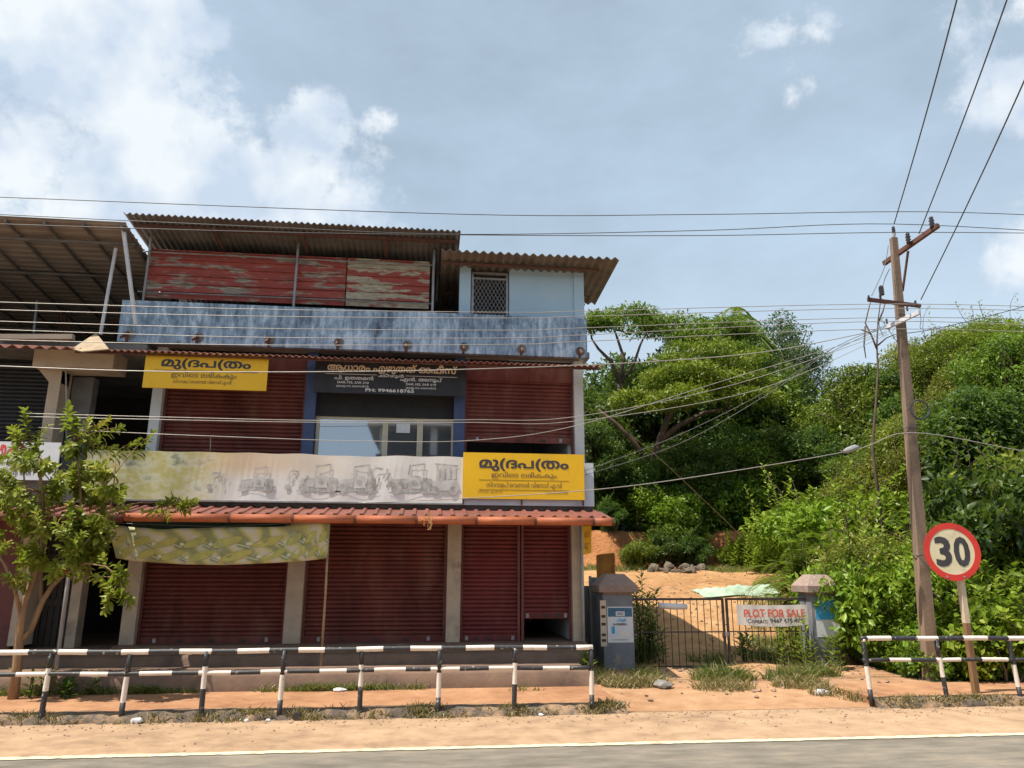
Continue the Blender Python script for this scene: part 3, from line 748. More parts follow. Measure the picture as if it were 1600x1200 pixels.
nbox('floor_slab', 'concrete', -16, NX1-.02, Y0-.3, 21, bz1, bz1+.14)
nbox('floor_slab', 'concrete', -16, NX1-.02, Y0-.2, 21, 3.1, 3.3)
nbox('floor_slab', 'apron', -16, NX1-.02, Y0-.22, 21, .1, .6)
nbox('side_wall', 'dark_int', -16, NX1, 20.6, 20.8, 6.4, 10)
zz = fz(10, 1005, Y0+.1)
nbox('side_wall', 'channel', -16, fx(22, 960, Y0+.1), Y0+.1, Y0+.3, .6, 2.9)
# dark plank doors
dk = MB().box(fx(26, 960, Y0+.5), fx(112, 960, Y0+.5), Y0+.54, Y0+.6, .6, 2.7).build('plank_door', M['dark_iron'], nb)
xa, xb = fx(26, 960, Y0+.5), fx(112, 960, Y0+.5)
M['darkwood'] = pm('dark_wood', (.045, .036, .03), (.028, .022, .02), 5, .8, .3, stretch=(4, 1, .4))
for k in range(9):
    w = (xb-xa)/9
    MB().box(xa+k*w+.008, xa+(k+1)*w-.008, Y0+.5+.004*(k % 3), Y0+.535, .62, 2.68).build('plank', M['darkwood'], dk)
for z in (1.35, 2.2): MB().box(xa, xb, Y0+.46, Y0+.498, z, z+.12).build('door_rail', M['darkwood'], dk)
nbox('pillar', 'pillar', xb+.02, xb+.2, Y0+.3, Y0+.6, .6, 3.1)
# upper shutters in shadow
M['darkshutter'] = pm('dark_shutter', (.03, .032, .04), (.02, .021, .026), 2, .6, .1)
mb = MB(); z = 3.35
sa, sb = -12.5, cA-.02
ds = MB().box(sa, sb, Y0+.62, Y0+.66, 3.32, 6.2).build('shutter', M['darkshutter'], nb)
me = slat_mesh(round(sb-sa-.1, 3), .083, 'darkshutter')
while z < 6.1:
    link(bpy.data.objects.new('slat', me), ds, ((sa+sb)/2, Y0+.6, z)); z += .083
# sheet roof with ribs along x, purlins running back
YN = 14.3
nz = fz(100, 345, YN); nxr = fx(196, 350, YN)
def corr_y(x0, x1, y0, y1, za, zb, pitch, amp, th=.01):
    n = int((y1-y0)/pitch*6); mb = MB(); V = []; Fc = []
    for i in range(n+1):
        y = y0+(y1-y0)*i/n; t = ((y-y0)/pitch) % 1; o = amp*(1 if t < .25 else 0)
        z = za+(zb-za)*i/n
        V += [(x0, y, z+o+th), (x1, y, z+o+th), (x1, y, z+o), (x0, y, z+o)]
    for i in range(n):
        a = i*4; b = a+4
        Fc += [(a, a+1, b+1, b), (a+3, b+3, b+2, a+2), (a+1, a+2, b+2, b+1), (a, b, b+3, a+3)]
    Fc += [(0, 3, 2, 1), (n*4, n*4+1, n*4+2, n*4+3)]
    return mb.add(V, Fc)
nr = corr_y(-18, nxr, YN, 20.6, nz, nz-.6, .21, .03).build('sheet_roof', M['nroof'], nb)
for k in range(12):
    xx = nxr-.08-k*.72
    MB().beam((xx, YN+.02, nz-.05), (xx, 20.5, nz-.65), .04, .06).build('rafter', M['tinroof'], nr)
for yy in (14.9, 16.4, 18.0, 19.6):
    zc = nz-.115-(yy-YN)*.095
    MB().beam((-18, yy, zc), (nxr, yy, zc), .05, .05).build('purlin', M['tinroof'], nr)
MB().tube([at(181, 388, 14.9), at(157, 523, 14.9)], .035, 8).build('strut', M['steel_white'], nb)
MB().tube([at(193, 360, 14.5), at(212, 507, 14.72)], .042, 8).build('strut', M['steel_white'], nb)
for px in (92, 97, 103, 109):
    MB().tube([at(px, 520, 18.5), at(px+2, 425, 18.5)], .02, 6).build('rebar_rod', M['rust'], nb)
MB().tube([at(53, 520, 17), at(58, 470, 17)], .03, 6).build('strut', M['steel'], nb)
MB().beam(at(0, 527, 14.8), at(115, 527, 14.8), .12, .1).build('roof_edge_beam', M['cream'], nb)
# thin awning, lower awning
u1 = corr(-14, fx(112, 538, 14.3), .24, .03, (14.25, fz(40, 541, 14.25)), (15, fz(40, 541, 14.25)+.2), spn=8, jag=.05, seed=9).build('upper_awning', M['awning_up'], nb)
p = [at(112, 545, 14.4), at(150, 520, 14.7), at(170, 545, 14.3), at(128, 549, 14.25)]
MB().add(p+[np.array(a)+np.array([0, .01, -.02]) for a in p], [(0, 1, 2, 3), (7, 6, 5, 4), (0, 4, 5, 1), (1, 5, 6, 2), (2, 6, 7, 3), (3, 7, 4, 0)]).build('bent_sheet_piece', M['bamboo'], nb)
la = corr(-14, gx0-.08, .235, .05, (YGU+.1, gz+.04), (YB+.2, fz0-.06), shape='rib', spn=20).build('awning', M['awning'], nb)
MB().tube([(-14, YGU+.06, gz-.02), (gx0-.06, YGU+.06, gz-.02)], .07, 12).build('gutter', M['channel'], la, smooth=True)
MB().box(-14, fxl-.02, YB+.02, YB+.16, fz0-.02, fz0+.45).build('balcony_wall', M['concrete'], nb)

# ------------------------------------------------------------------ house across the road, seen only mirrored in the office glass
oh = thing('opposite_house', 'white house with a dark gable roof across the road, mirrored in the office glass', 'house', (4, -10, 0))
MB().box(-2.2, 9, -15, -8, -.05, 6.9).build('wall', M['white_wall'], oh)
MB().box(-2.6, 9.4, -8.9, -6.9, 6.9, 7.15).build('balcony_slab', M['white_wall'], oh)
MB().box(-2.2, 9, -14.9, -8.6, 7.15, 9.3).build('upper_wall', M['dark_int'], oh)
MB().box(-2.6, 9.4, -7.05, -6.9, 7.15, 7.75).build('balcony_parapet', M['channel'], oh)
for x_ in (-2.4, .2, 2.8, 5.4, 8.0): MB().box(x_, x_+.35, -7.3, -7.06, 7.152, 9.3).build('column', M['white_wall'], oh)
MB().add([(-3, -6.4, 9.2), (9.8, -6.4, 9.2), (9.8, -15.4, 9.2), (-3, -15.4, 9.2), (-3, -10.9, 11.6), (9.8, -10.9, 11.6)], [(0, 1, 5, 4), (2, 3, 4, 5), (1, 2, 5), (3, 0, 4), (3, 2, 1, 0)]).build('roof', M['tinroof'], oh)

# ------------------------------------------------------------------ signs and boards
def sign_frame(pxs, Y):
    """corner pixels (tl, tr, br, bl) on the plane Y -> true upright rectangle"""
    P = [at(x, y, Y) for x, y in pxs]
    x0 = (P[0][0]+P[3][0])/2; x1 = (P[1][0]+P[2][0])/2; z1 = (P[0][2]+P[1][2])/2; z0 = (P[2][2]+P[3][2])/2
    return x0, x1, z0, z1
def board(name, label, cat, pxs, Y, mat, th=.035, group=None):
    x0, x1, z0, z1 = sign_frame(pxs, Y)
    r = thing(name, label, cat, ((x0+x1)/2, Y, z0), group)
    MB().box(x0, x1, Y, Y+th, z0, z1).build('panel', M[mat], r)
    return r, x0, x1, z0, z1
def put(r, nm, items, mat, x0, z0, W, Hh, Y):
    for (t, a, b, c, d, k) in items: letter(nm, r, [(t, a*W, b*W, c*Hh, d*Hh, k)], M[mat], (x0, Y, z0), (1, 0, 0), (0, 0, 1), (0, -1, 0))
def line(r, x0, x1, z, Y, mat, w=.012, name='rule_line'):
    return MB().box(x0, x1, Y-.004, Y-.0005, z-w/2, z+w/2).build(name, M[mat], r)

YS1 = 14.52
r, x0, x1, z0, z1 = board('yellow_signboard', 'yellow signboard with black lettering hung below the thin upper awning', 'signboard', [(228, 549), (420, 555), (416, 611), (223, 605)], YS1, 'yellow')
W, Hh = x1-x0, z1-z0
put(r, 'lettering', [("മു(ദപ(തം", .13, .86, .52, .84, .03)], 'black_print', x0, z0, W, Hh, YS1)
put(r, 'lettering', [("ഇവിെട ലഭികകും", .22, .75, .27, .47, .012), ("സ്ററാമപ് െവണടർ വിേനാദ് എ.വി", .24, .71, .12, .25, .01)], 'brown_print', x0, z0, W, Hh, YS1)
line(r, x0+.08*W, x1-.08*W, z0+.49*Hh, YS1, 'awning_up')
YS2 = 14.53
r, x0, x1, z0, z1 = board('yellow_signboard', 'yellow signboard with brown lettering covering the right end of the balcony wall', 'signboard', [(725, 705), (914, 712), (912, 784), (722, 776)], YS2, 'yellow')
W, Hh = x1-x0, z1-z0
put(r, 'lettering', [("മു(ദപ(തം", .13, .87, .60, .89, .03)], 'black_print', x0, z0, W, Hh, YS2)
put(r, 'lettering', [("ഇവിെട ലഭികകും", .23, .77, .44, .59, .012), ("സ്ററാമപ് െവണടർ വിേനാദ് എ.വി", .19, .81, .22, .37, .01), ("കീഴൂർ, ഇരിടടി", .12, .32, .12, .18, 0), ("െമാൈബൽ", .67, .86, .12, .17, 0)], 'brown_print', x0, z0, W, Hh, YS2)
line(r, x0+.13*W, x1-.13*W, z0+.41*Hh, YS2, 'brown_print', .005); line(r, x0+.13*W, x1-.13*W, z0+.2*Hh, YS2, 'brown_print', .005)
YS3 = 14.95
r, x0, x1, z0, z1 = board('office_signboard', 'black office signboard with cream and white lettering above the window', 'signboard', [(493, 562), (729, 570), (727, 620), (490, 612)], YS3, 'signblack')
W, Hh = x1-x0, z1-z0
put(r, 'lettering', [("ആധാരം എഴുതത് ഓഫീസ്", .08, .94, .62, .95, .028)], 'cream_print', x0, z0, W, Hh, YS3)
put(r, 'lettering', [("കീഴൂർ", .415, .585, .50, .63, .015), ("പി. ഉതതമൻ", .13, .385, .39, .54, .02), ("DAR.192, SAR 210", .15, .355, .285, .365, .02), ("(േകരള ഗവ. ൈലസൻസി)", .145, .355, .17, .26, .01),
     ("എൻ. അനൂപ്", .56, .84, .39, .55, .02), ("DAR.182, SAR 619", .60, .80, .285, .365, .02), ("(േകരള ഗവ. ൈലസൻസി)", .60, .80, .17, .26, .01), ("PH: 9946618765", .335, .655, .06, .165, .025)], 'white_print', x0, z0, W, Hh, YS3)
line(r, x0+.07*W, x0+.405*W, z0+.585*Hh, YS3, 'white_print', .01); line(r, x0+.595*W, x0+.94*W, z0+.585*Hh, YS3, 'white_print', .01)

# long white flex board with faded vintage vehicles
YW_ = 14.56
def m_flexboard():
    m, N, L, bs = nodes('faded_flex_print')
    tc = N.new('ShaderNodeTexCoord'); s = N.new('ShaderNodeSeparateXYZ'); L.new(tc.outputs['Object'], s.inputs[0])
    n = noise(N, L, coord(N, L, (.8, 1, 1.5)), 1.6, 4)
    base = ramp(N, L, n, [(.35, (.74, .71, .68)), (.65, (.66, .62, .57))])
    # warm faded upper print towards the left, olive smear at the far left end
    def mr(sock, a, b):
        q = N.new('ShaderNodeMapRange'); q.interpolation_type = 'SMOOTHSTEP'; q.inputs['From Min'].default_value = a; q.inputs['From Max'].default_value = b
        L.new(sock, q.inputs['Value']); return q.outputs[0]
    def mul(a, b):
        q = N.new('ShaderNodeMath'); q.operation = 'MULTIPLY'; L.new(a, q.inputs[0])
        if isinstance(b, float): q.inputs[1].default_value = b
        else: L.new(b, q.inputs[1])
        return q.outputs[0]
    warm = mul(mr(s.outputs['X'], 2.2, -1.2), mr(s.outputs['Z'], .3, .7))
    c = mixc(N, L, mul(warm, .85), base, (.60, .40, .22))
    n2 = noise(N, L, coord(N, L, (.9, 1, 1.3)), 2.2, 6)
    blot = ramp(N, L, n2, [(.44, (0, 0, 0)), (.6, (1, 1, 1))])
    ol = mul(mr(s.outputs['X'], -.6, -1.9), mr(s.outputs['X'], -3.75, -3.3))
    c = mixc(N, L, mul(ol, .95), c, ramp(N, L, n2, [(.35, (.50, .48, .30)), (.46, (.40, .36, .10)), (.56, (.52, .50, .34)), (.66, (.20, .22, .13))]))
    L.new(c, bs.inputs['Base Color']); bs.inputs['Roughness'].default_value = .55; return m
M['flexboard'] = m_flexboard()
X0w, X1w, Z0w, Z1w = sign_frame([(131, 704), (724, 713), (722, 788), (131, 777)], YW_)
fb = thing('flex_board', 'long white flex board printed with faded grey vintage vehicles along the balcony', 'signboard', ((X0w+X1w)/2, YW_, Z0w))
n = 60; mb = MB(); V = []; Fc = []
for i in range(n+1):
    x = X0w+(X1w-X0w)*i/n
    dz = -.045*math.exp(-((i-42)/5.)**2) + .012*math.sin(i*.8)
    V += [(x, YW_+.008*math.sin(i*.9), Z0w), (x, YW_+.008*math.sin(i*.7+1), Z1w+dz*.6), (x, YW_+.03, Z1w+dz*.6), (x, YW_+.03, Z0w)]
for i in range(n):
    a = i*4; b = a+4
    for k in range(4): Fc.append((a+k, b+k, b+(k+1) % 4, a+(k+1) % 4))
Fc += [(0, 1, 2, 3), (n*4+3, n*4+2, n*4+1, n*4)]
mb.add(V, Fc).build('panel', M['flexboard'], fb)
MB().box(X0w, X1w, YW_-.012, YW_+.04, Z0w-.03, Z0w-.002).build('bottom_frame', M['steel'], fb)
M['ink_print'] = pm('ink_print', (.27, .255, .24), (.55, .52, .49), 8, .7, 0)
def jeep(cx, s, mat, kind='jeep'):
    mb = MB(); yv = YW_-.012; z = Z0w+.20
    def poly(pts, k=0): mb.add([(cx+a*s, yv-.0006*k, z+b*s) for a, b in pts], [tuple(range(len(pts)))], 1 if k >= 2 else 0)
    def disc(a, b, r, k=0): poly([(a+r*math.cos(t*.524), b+r*math.sin(t*.524)) for t in range(12)], k)
    if kind == 'jeep':
        poly([(-.50, .10), (-.44, .30), (-.10, .34), (-.10, .10)]); poly([(-.08, .08), (-.08, .40), (.22, .40), (.24, .08)], 1)
        poly([(-.10, .42), (-.06, .68), (-.03, .68), (-.06, .42)], 1); poly([(-.08, .66), (.30, .72), (.32, .69), (-.08, .63)], 2)
        poly([(.27, .40), (.30, .69), (.33, .69), (.31, .40)], 1); poly([(.26, .10), (.27, .36), (.50, .33), (.52, .10)], 2)
        disc(-.36, .06, .13, 3); disc(.36, .06, .13, 3); disc(.07, .24, .07, 4); poly([(-.55, .0), (.6, .0), (.6, -.03), (-.55, -.03)], 4)
    elif kind == 'bus':
        poly([(-.45, .05), (-.45, .3), (.35, .34), (.45, .05)]); poly([(-.20, .34), (-.22, .72), (-.17, .72), (-.15, .34)], 1)
        for k in range(3): poly([(-.1+k*.15, .36), (-.1+k*.15, .70), (.01+k*.15, .70), (.01+k*.15, .36)], 1)
        poly([(-.26, .74), (.36, .70), (.36, .74), (-.26, .79)], 2); disc(-.25, .05, .12, 3); disc(.25, .05, .12, 3)
    else:
        rq = random.Random(int(cx*50))
        for k in range(9):
            a, b = rq.uniform(-.4, .3), rq.uniform(.05, .5); dx, dz = rq.uniform(.02, .1), rq.uniform(.08, .25)
            poly([(a, b), (a+dx, b+dz), (a+dx+.035, b+dz-.02), (a+.04, b-.02)], k % 4)
        poly([(-.3, .55), (-.18, .66), (0, .62), (.02, .58), (-.18, .60)], 5); disc(-.3, .1, .1, 6)
    return mb.build('vehicle_print', [M[mat], M['ink_print']], fb)
for px, s, m_, k in ((400, .62, 'grey_print', 'jeep'), (465, .6, 'grey_print', 'cart'), (497, .72, 'grey_print', 'jeep'), (557, .72, 'grey_print', 'jeep'), (597, .72, 'grey_print2', 'cart'),
                     (643, .78, 'grey_print2', 'jeep'), (694, .72, 'grey_print', 'bus'), (340, .5, 'grey_print', 'cart')):
    jeep(fx(px, 760, YW_), s, m_, k)
# blotchy banner under the awning
def m_blotch():
    m, N, L, bs = nodes('blotchy_banner_print')
    v = coord(N, L, (1, 1, 1))
    wv = N.new('ShaderNodeTexWave'); wv.wave_type = 'BANDS'; wv.bands_direction = 'DIAGONAL'; wv.inputs['Scale'].default_value = 1.1; wv.inputs['Distortion'].default_value = 6; wv.inputs['Detail'].default_value = 3
    L.new(v, wv.inputs['Vector'])
    c = ramp(N, L, wv.outputs['Fac'], [(.1, (.26, .26, .11)), (.4, (.43, .39, .13)), (.62, (.50, .44, .17)), (.9, (.52, .47, .33))])
    n = noise(N, L, v, 3, 6); c = mixc(N, L, ramp(N, L, n, [(.52, (0, 0, 0)), (.78, (.7, .7, .7))]), c, (.58, .55, .46))
    L.new(c, bs.inputs['Base Color']); bs.inputs['Roughness'].default_value = .6; return m
M['blotch'] = m_blotch()
YBn = 13.84
bn = thing('cloth_banner', 'blotchy olive and cream banner hanging below the orange gutter', 'banner', at(345, 880, YBn))
top = [(167, 818), (200, 823), (250, 827), (300, 825), (350, 824), (440, 823), (470, 817), (500, 814), (516, 815)]
bot = [(180, 872), (205, 876), (240, 879), (290, 882), (350, 883), (420, 880), (470, 877), (490, 875), (511, 872)]
def ip(tab, t):
    k = t*(len(tab)-1); i = min(int(k), len(tab)-2); f = k-i
    return tuple(tab[i][j]*(1-f)+tab[i+1][j]*f for j in (0, 1))
nu, nv = 60, 10; V = []; Fc = []
for side in (0, .006):
    for j in range(nv+1):
        for i in range(nu+1):
            a, b = ip(top, i/nu), ip(bot, i/nu); t = j/nv
            p = at(a[0]*(1-t)+b[0]*t, a[1]*(1-t)+b[1]*t, YBn)
            V.append(p+np.array([0, side+.03*math.sin(i*.33+j*.25)+.012*math.sin(i*.9-j*.5), 0]))
n1 = (nu+1)*(nv+1)
for j in range(nv):
    for i in range(nu):
        a = j*(nu+1)+i; Fc += [(a, a+nu+1, a+nu+2, a+1), (n1+a, n1+a+1, n1+a+nu+2, n1+a+nu+1)]
for i in range(nu):
    a = i; b = nv*(nu+1)+i; Fc += [(a, a+1, n1+a+1, n1+a), (b, n1+b, n1+b+1, b+1)]
for j in range(nv):
    a = j*(nu+1); b = a+nu; Fc += [(a, n1+a, n1+a+nu+1, a+nu+1), (b, b+nu+1, n1+b+nu+1, n1+b)]
cl_ = MB().add(V, Fc).build('cloth', M['blotch'], bn, smooth=True)
def clothP(u, v, off):
    a, b = ip(top, u), ip(bot, u); p = at(a[0]*(1-v)+b[0]*v, a[1]*(1-v)+b[1]*v, YBn); i = u*nu; j = v*nv
    return p+np.array([0, .03*math.sin(i*.33+j*.25)+.012*math.sin(i*.9-j*.5)-off, 0])
M['motif'] = pm('banner_motif', (.46, .41, .10), (.36, .33, .09), 6, .6, 0); M['motif2'] = pm('banner_line', (.62, .60, .42), (.55, .53, .36), 6, .6, 0); M['motif3'] = pm('banner_green', (.20, .25, .12), (.26, .30, .15), 6, .6, 0)
def motif(name, mat, shape, off):
    mb = MB()
    for k in range(9):
        for r_ in range(2):
            cu, cv = .07+k*.108+.03*r_, .40+r_*.36
            P = [clothP(min(max(cu+a, .005), .995), min(max(cv+b, .02), .98), off) for a, b in shape]
            mb.add(P, [tuple(range(len(P)))])
    o = mb.build(name, M[mat], cl_); o['kind'] = 'stuff'; return o
ell = [(.042*math.cos(t*.4488)-.004*math.sin(t*.4488), -.10*math.cos(t*.4488)*.9+.13*math.sin(t*.4488)) for t in range(14)]
motif('printed_motif', 'motif', ell, .010)
motif('printed_patch', 'motif3', [(.03, .02), (.058, .10), (.058, .20), (.03, .12)], .012)
motif('printed_line', 'motif2', [(.026, .03), (.062, .13), (.062, .155), (.026, .055)], .014)
motif('printed_ring', 'motif2', [(-.048+.009*math.cos(t), .05+.05*math.sin(t)) for t in np.linspace(0, 5.5, 8)], .014)
MB().tube([at(167, 817, YBn-.01), at(340, 823, YBn-.01), at(517, 814, YBn-.01)], .008, 6).build('rope', M['wire'], bn)
# dark green cloth rolled under the awning
gc = thing('green_tarpaulin', 'dark green tarpaulin strip tucked under the awning behind the banner', 'tarpaulin', at(300, 812, 14.1))
V = []; Fc = []
for i in range(25):
    p = at(205+i*10, 815, 14.1)
    V += [p+np.array([0, 0, .02]), p+np.array([0, .04, -.10-.05*math.sin(i*.13)]), p+np.array([0, .05, -.10-.05*math.sin(i*.13)]), p+np.array([0, .05, .02])]
for i in range(24):
    for k in range(4): Fc.append((i*4+k, i*4+4+k, i*4+4+(k+1) % 4, i*4+(k+1) % 4))
Fc += [(3, 2, 1, 0), (96, 97, 98, 99)]
M['darkgreen'] = pm('dark_green_tarp', (.012, .05, .035), (.02, .07, .05), 3, .6, .2)
MB().add(V, Fc).build('cloth', M['darkgreen'], gc)
# signboard of the neighbour
YN2 = 14.5
r, x0, x1, z0, z1 = board('white_signboard', 'white signboard with red lettering behind the roadside tree at left edge', 'signboard', [(-60, 688), (92, 692), (90, 752), (-60, 747)], YN2, 'white_print')
W, Hh = x1-x0, z1-z0
put(r, 'lettering', [("ജനനീതി", .06, .60, .58, .92, .02)], 'red_print', x0, z0, W, Hh, YN2)
put(r, 'lettering', [("െക.എം.ആർ", .28, .78, .36, .53, .01), ("െവണടർ SAR", .30, .74, .12, .27, .01)], 'black_print', x0, z0, W, Hh, YN2)
# little hanging signs at the right corner
hx = at(918, 845, 14.7)
hs = thing('hanging_sign', 'small yellow sign hanging at the right shop corner under the gutter', 'signboard', at(918, 866, 14.7))
a0, b0, c0, d0 = at(910, 822, 14.7), at(924, 822, 14.62), at(924, 864, 14.62), at(911, 867, 14.7)
def slab(pts, th, nrm):
    nrm = np.array(nrm)*th
    return MB().add(list(pts)+[np.array(p)+nrm for p in pts], [(0, 3, 2, 1), (4, 5, 6, 7), (0, 1, 5, 4), (1, 2, 6, 5), (2, 3, 7, 6), (3, 0, 4, 7)])
slab([a0, b0, c0, d0], .05, (0.2, .98, 0)).build('panel', M['yellow'], hs)
uz = (a0-d0)/np.linalg.norm(a0-d0); ux = (b0-a0)/np.linalg.norm(b0-a0); wdt = np.linalg.norm(b0-a0); hgt = np.linalg.norm(a0-d0)
letter('lettering', hs, [("എ.വി", wdt*.2, wdt*.75, hgt*.55, hgt*.9, .01), ("മു(ദ", wdt*.2, wdt*.8, hgt*.15, hgt*.45, .01)], M['brown_print'], d0, ux, uz, np.cross(ux, uz))
MB().tube([at(917, 818, 14.7), at(917, 824, 14.7)], .006, 6).build('hook', M['wire'], hs)
M['orange_board'] = pm('orange_board', (.40, .165, .012), (.26, .10, .012), 5, .6, .1)
ob = thing('orange_notice_board', 'small orange framed notice board on a post behind the left gate pillar', 'notice board', at(945, 905, 16.6))
p4 = [at(933, 868, 16.6), at(959, 865, 16.5), at(960, 902, 16.5), at(934, 904, 16.6)]
slab(p4, .03, (0, 1, 0)).build('panel', M['orange_board'], ob)
for i in range(4):
    MB().beam(p4[i]+np.array([0, -.01, 0]), p4[(i+1) % 4]+np.array([0, -.01, 0]), .04, .04).build('frame', M['orange_board'], ob)
letter('lettering', ob, [("മു(ദ", .06, .28, .28, .42, .01), ("വിേനാദ്", .05, .30, .1, .2, .01)], M['black_print'], p4[3]+np.array([0, -.01, 0]), (1, 0, 0), (0, 0, 1), (0, -1, 0))
MB().tube([(p4[2][0]-.18, 16.58, H(p4[2][0], 16.6)-.1), (p4[2][0]-.18, 16.58, p4[0][2])], .02, 6).build('post', M['rust'], ob)
# paper note on the office glass
pn = at(630, 669, YG-.01)
tag(MB().box(pn[0]-.14, pn[0]+.14, YG-.014, YG-.010, pn[2]-.1, pn[2]+.1).build('paper_note', M['paper'], None, (pn[0], YG-.012, pn[2]-.1)), 'white paper note stuck on the middle office pane', 'note')

# ------------------------------------------------------------------ roadside rails
def banded(mb, a, b, r, L0=.41, phase=0., seg=10, first=0):
    a = np.array(a, float); b = np.array(b, float); D = np.linalg.norm(b-a); d = (b-a)/D
    t = 0; k = first; nxt = L0-phase
    while t < D-1e-4:
        e = min(nxt, D); wob = lambda q: np.array([0, .006*math.sin(q*1.7+a[0]), .007*math.sin(q*.9+a[0]*3)+.003*math.sin(q*4.1)]) if abs(d[0]) > .5 else np.array([.006*math.sin(q*3+a[0]*5)*q, 0, 0])
        mb.tube([a+d*t+wob(t), a+d*(t+e)/2+wob((t+e)/2), a+d*e+wob(e)], r, seg, m=k % 2, cap=(t == 0 or e >= D)); t = e; nxt = e+L0*(1+.12*math.sin(k*2.3)); k += 1
BWm = [M['black_paint'], M['white_paint']]
def railing(label, posts, yb, zb, topz, midz, x_start, x_end, open_left, phase):
    r = thing('guard_rail', label, 'railing', ((x_start+x_end)/2, yb, zb), 'black and white pipe rails along the road')
    for i, (x, lean) in enumerate(posts):
        mb = MB(); banded(mb, (x+lean, yb, zb-.05), (x, yb, topz), .036, .33, .28 if i % 2 else .08, 10, i % 2)
        mb.build('post', BWm, r, smooth=True)
    mb = MB(); banded(mb, (x_start, yb, topz), (x_end, yb, topz), .036, .40, phase, 12, 0); mb.build('top_rail', BWm, r, smooth=True)
    xs = [x_start]+[p[0] for p in posts if x_start+.05 < p[0] < x_end-.05]+[x_end]
    mb = MB(); banded(mb, (x_start, yb, midz), (x_end, yb, midz), .030, .40, phase+.1, 12, 1); mb.build('middle_rail', BWm, r, smooth=True)
    return r
YFn = 11.42
tz = np.mean([fz(100, 1020, YFn), fz(500, 1016, YFn), fz(900, 1010, YFn)]); mz = np.mean([fz(100, 1054, YFn), fz(500, 1048, YFn), fz(900, 1043, YFn)])
posts = [(fx(px, 1060, YFn), rnd.uniform(-.02, .02)) for px in (74, 198, 319, 442, 564, 686, 805, 924)]
dxp = posts[1][0]-posts[0][0]
posts = [(posts[0][0]-dxp*k, 0) for k in (3, 2, 1)] + posts
railing('long black and white pipe railing in front of the shops', posts, YFn, .06, tz, mz, posts[0][0]-.3, posts[-1][0]+.03, True, .13)
YF2 = 11.5
tz2 = np.mean([fz(1350, 998, YF2), fz(1590, 997, YF2)]); mz2 = np.mean([fz(1360, 1031, YF2), fz(1590, 1031, YF2)])
posts2 = [(fx(px, 1040, YF2), l) for px, l in ((1353, .03), (1468, .06), (1582, .06), (1700, 0), (1815, 0))]
railing('shorter black and white pipe railing below the speed limit sign', posts2, YF2, .06, tz2, mz2, posts2[0][0]-.04, posts2[-1][0]+.2, False, .3)

# ------------------------------------------------------------------ speed limit sign
sb_ = atz(1525, 1083, .128); YSg = sb_[1]
sp = thing('speed_limit_sign', 'round red bordered speed limit sign reading 30 on a cream and brown post', 'road sign', sb_)
ctr = at(1487, 862, YSg-.05); rad = (fx(1528, 862, YSg-.05)-fx(1446, 862, YSg-.05))/2
ptop = at(1497, 880, YSg)
M['post_brown'] = pm('brown_post_paint', (.23, .13, .055), (.16, .09, .04), 5, .7, .15)
M['post_cream'] = pm('cream_post_paint', (.55, .45, .33), (.45, .36, .26), 5, .7, .15)
mid = sb_+(ptop-sb_)*.53
mb = MB(); mb.beam(sb_-np.array([0, 0, .1]), mid, .085, .085, 0); mb.beam(mid, ptop, .085, .085, 1); mb.build('post', [M['post_brown'], M['post_cream']], sp)
up_ = (ptop-sb_)/np.linalg.norm(ptop-sb_); tilt = up_*1.0
nrm = np.array([-.12, -1., .02]); nrm /= np.linalg.norm(nrm)
uz = up_-nrm*(up_@nrm); uz /= np.linalg.norm(uz); ux = np.cross(uz, nrm)*-1; ux = np.cross(nrm, uz)*-1
if ux[0] < 0: ux = -ux
M['sign_red'] = pm('sign_red', (.62, .035, .02), (.52, .03, .02), 4, .4, 0, dirt=(.45, .12, .08), dirt_scale=5, dirt_lo=.6, dirt_hi=.8)
M['sign_face'] = pm('sign_cream', (.68, .60, .40), (.60, .53, .33), 2.5, .45, 0, dirt=(.42, .35, .22), dirt_scale=4, dirt_lo=.52, dirt_hi=.8)
def disc(r0, off, th, mat, name, r1=0, seg=48):
    V = []; Fc = []
    for s in (0, 1):
        for rr_ in ([r0] if not r1 else [r0, r1]):
            V += [ctr+nrm*(off+(th if s else 0))+rr_*(ux*math.cos(2*math.pi*k/seg)+uz*math.sin(2*math.pi*k/seg)) for k in range(seg)]
    if not r1:
        Fc = [tuple(range(seg)), tuple(range(2*seg-1, seg-1, -1))]+[((k+1) % seg, k, seg+k, seg+(k+1) % seg) for k in range(seg)]
    else:
        for k in range(seg):
            j = (k+1) % seg
            Fc += [(k, j, seg+j, seg+k), (2*seg+k, 3*seg+k, 3*seg+j, 2*seg+j), (k, 2*seg+k, 2*seg+j, j), (seg+k, seg+j, 3*seg+j, 3*seg+k)]
    return MB().add(V, Fc).build(name, M[mat], sp)
disc(rad*.985, 0, .012, 'sign_face', 'disc')
disc(rad, .0125, .004, 'sign_red', 'red_border', rad*.79)
letter('lettering', sp, [("3", -.60*rad, -.03*rad, -.52*rad, .52*rad, .035), ("0", .06*rad, .62*rad, -.52*rad, .52*rad, .035)], M['black_print'], ctr+nrm*.0125, ux, uz, nrm)
for k in (-.1, .1): MB().lathe(ctr+uz*(-.86*rad)+ux*k*rad*3+nrm*.016, [(0, .018), (.01, .016)], 8, axis=nrm).build('bolt', M['steel'], sp)

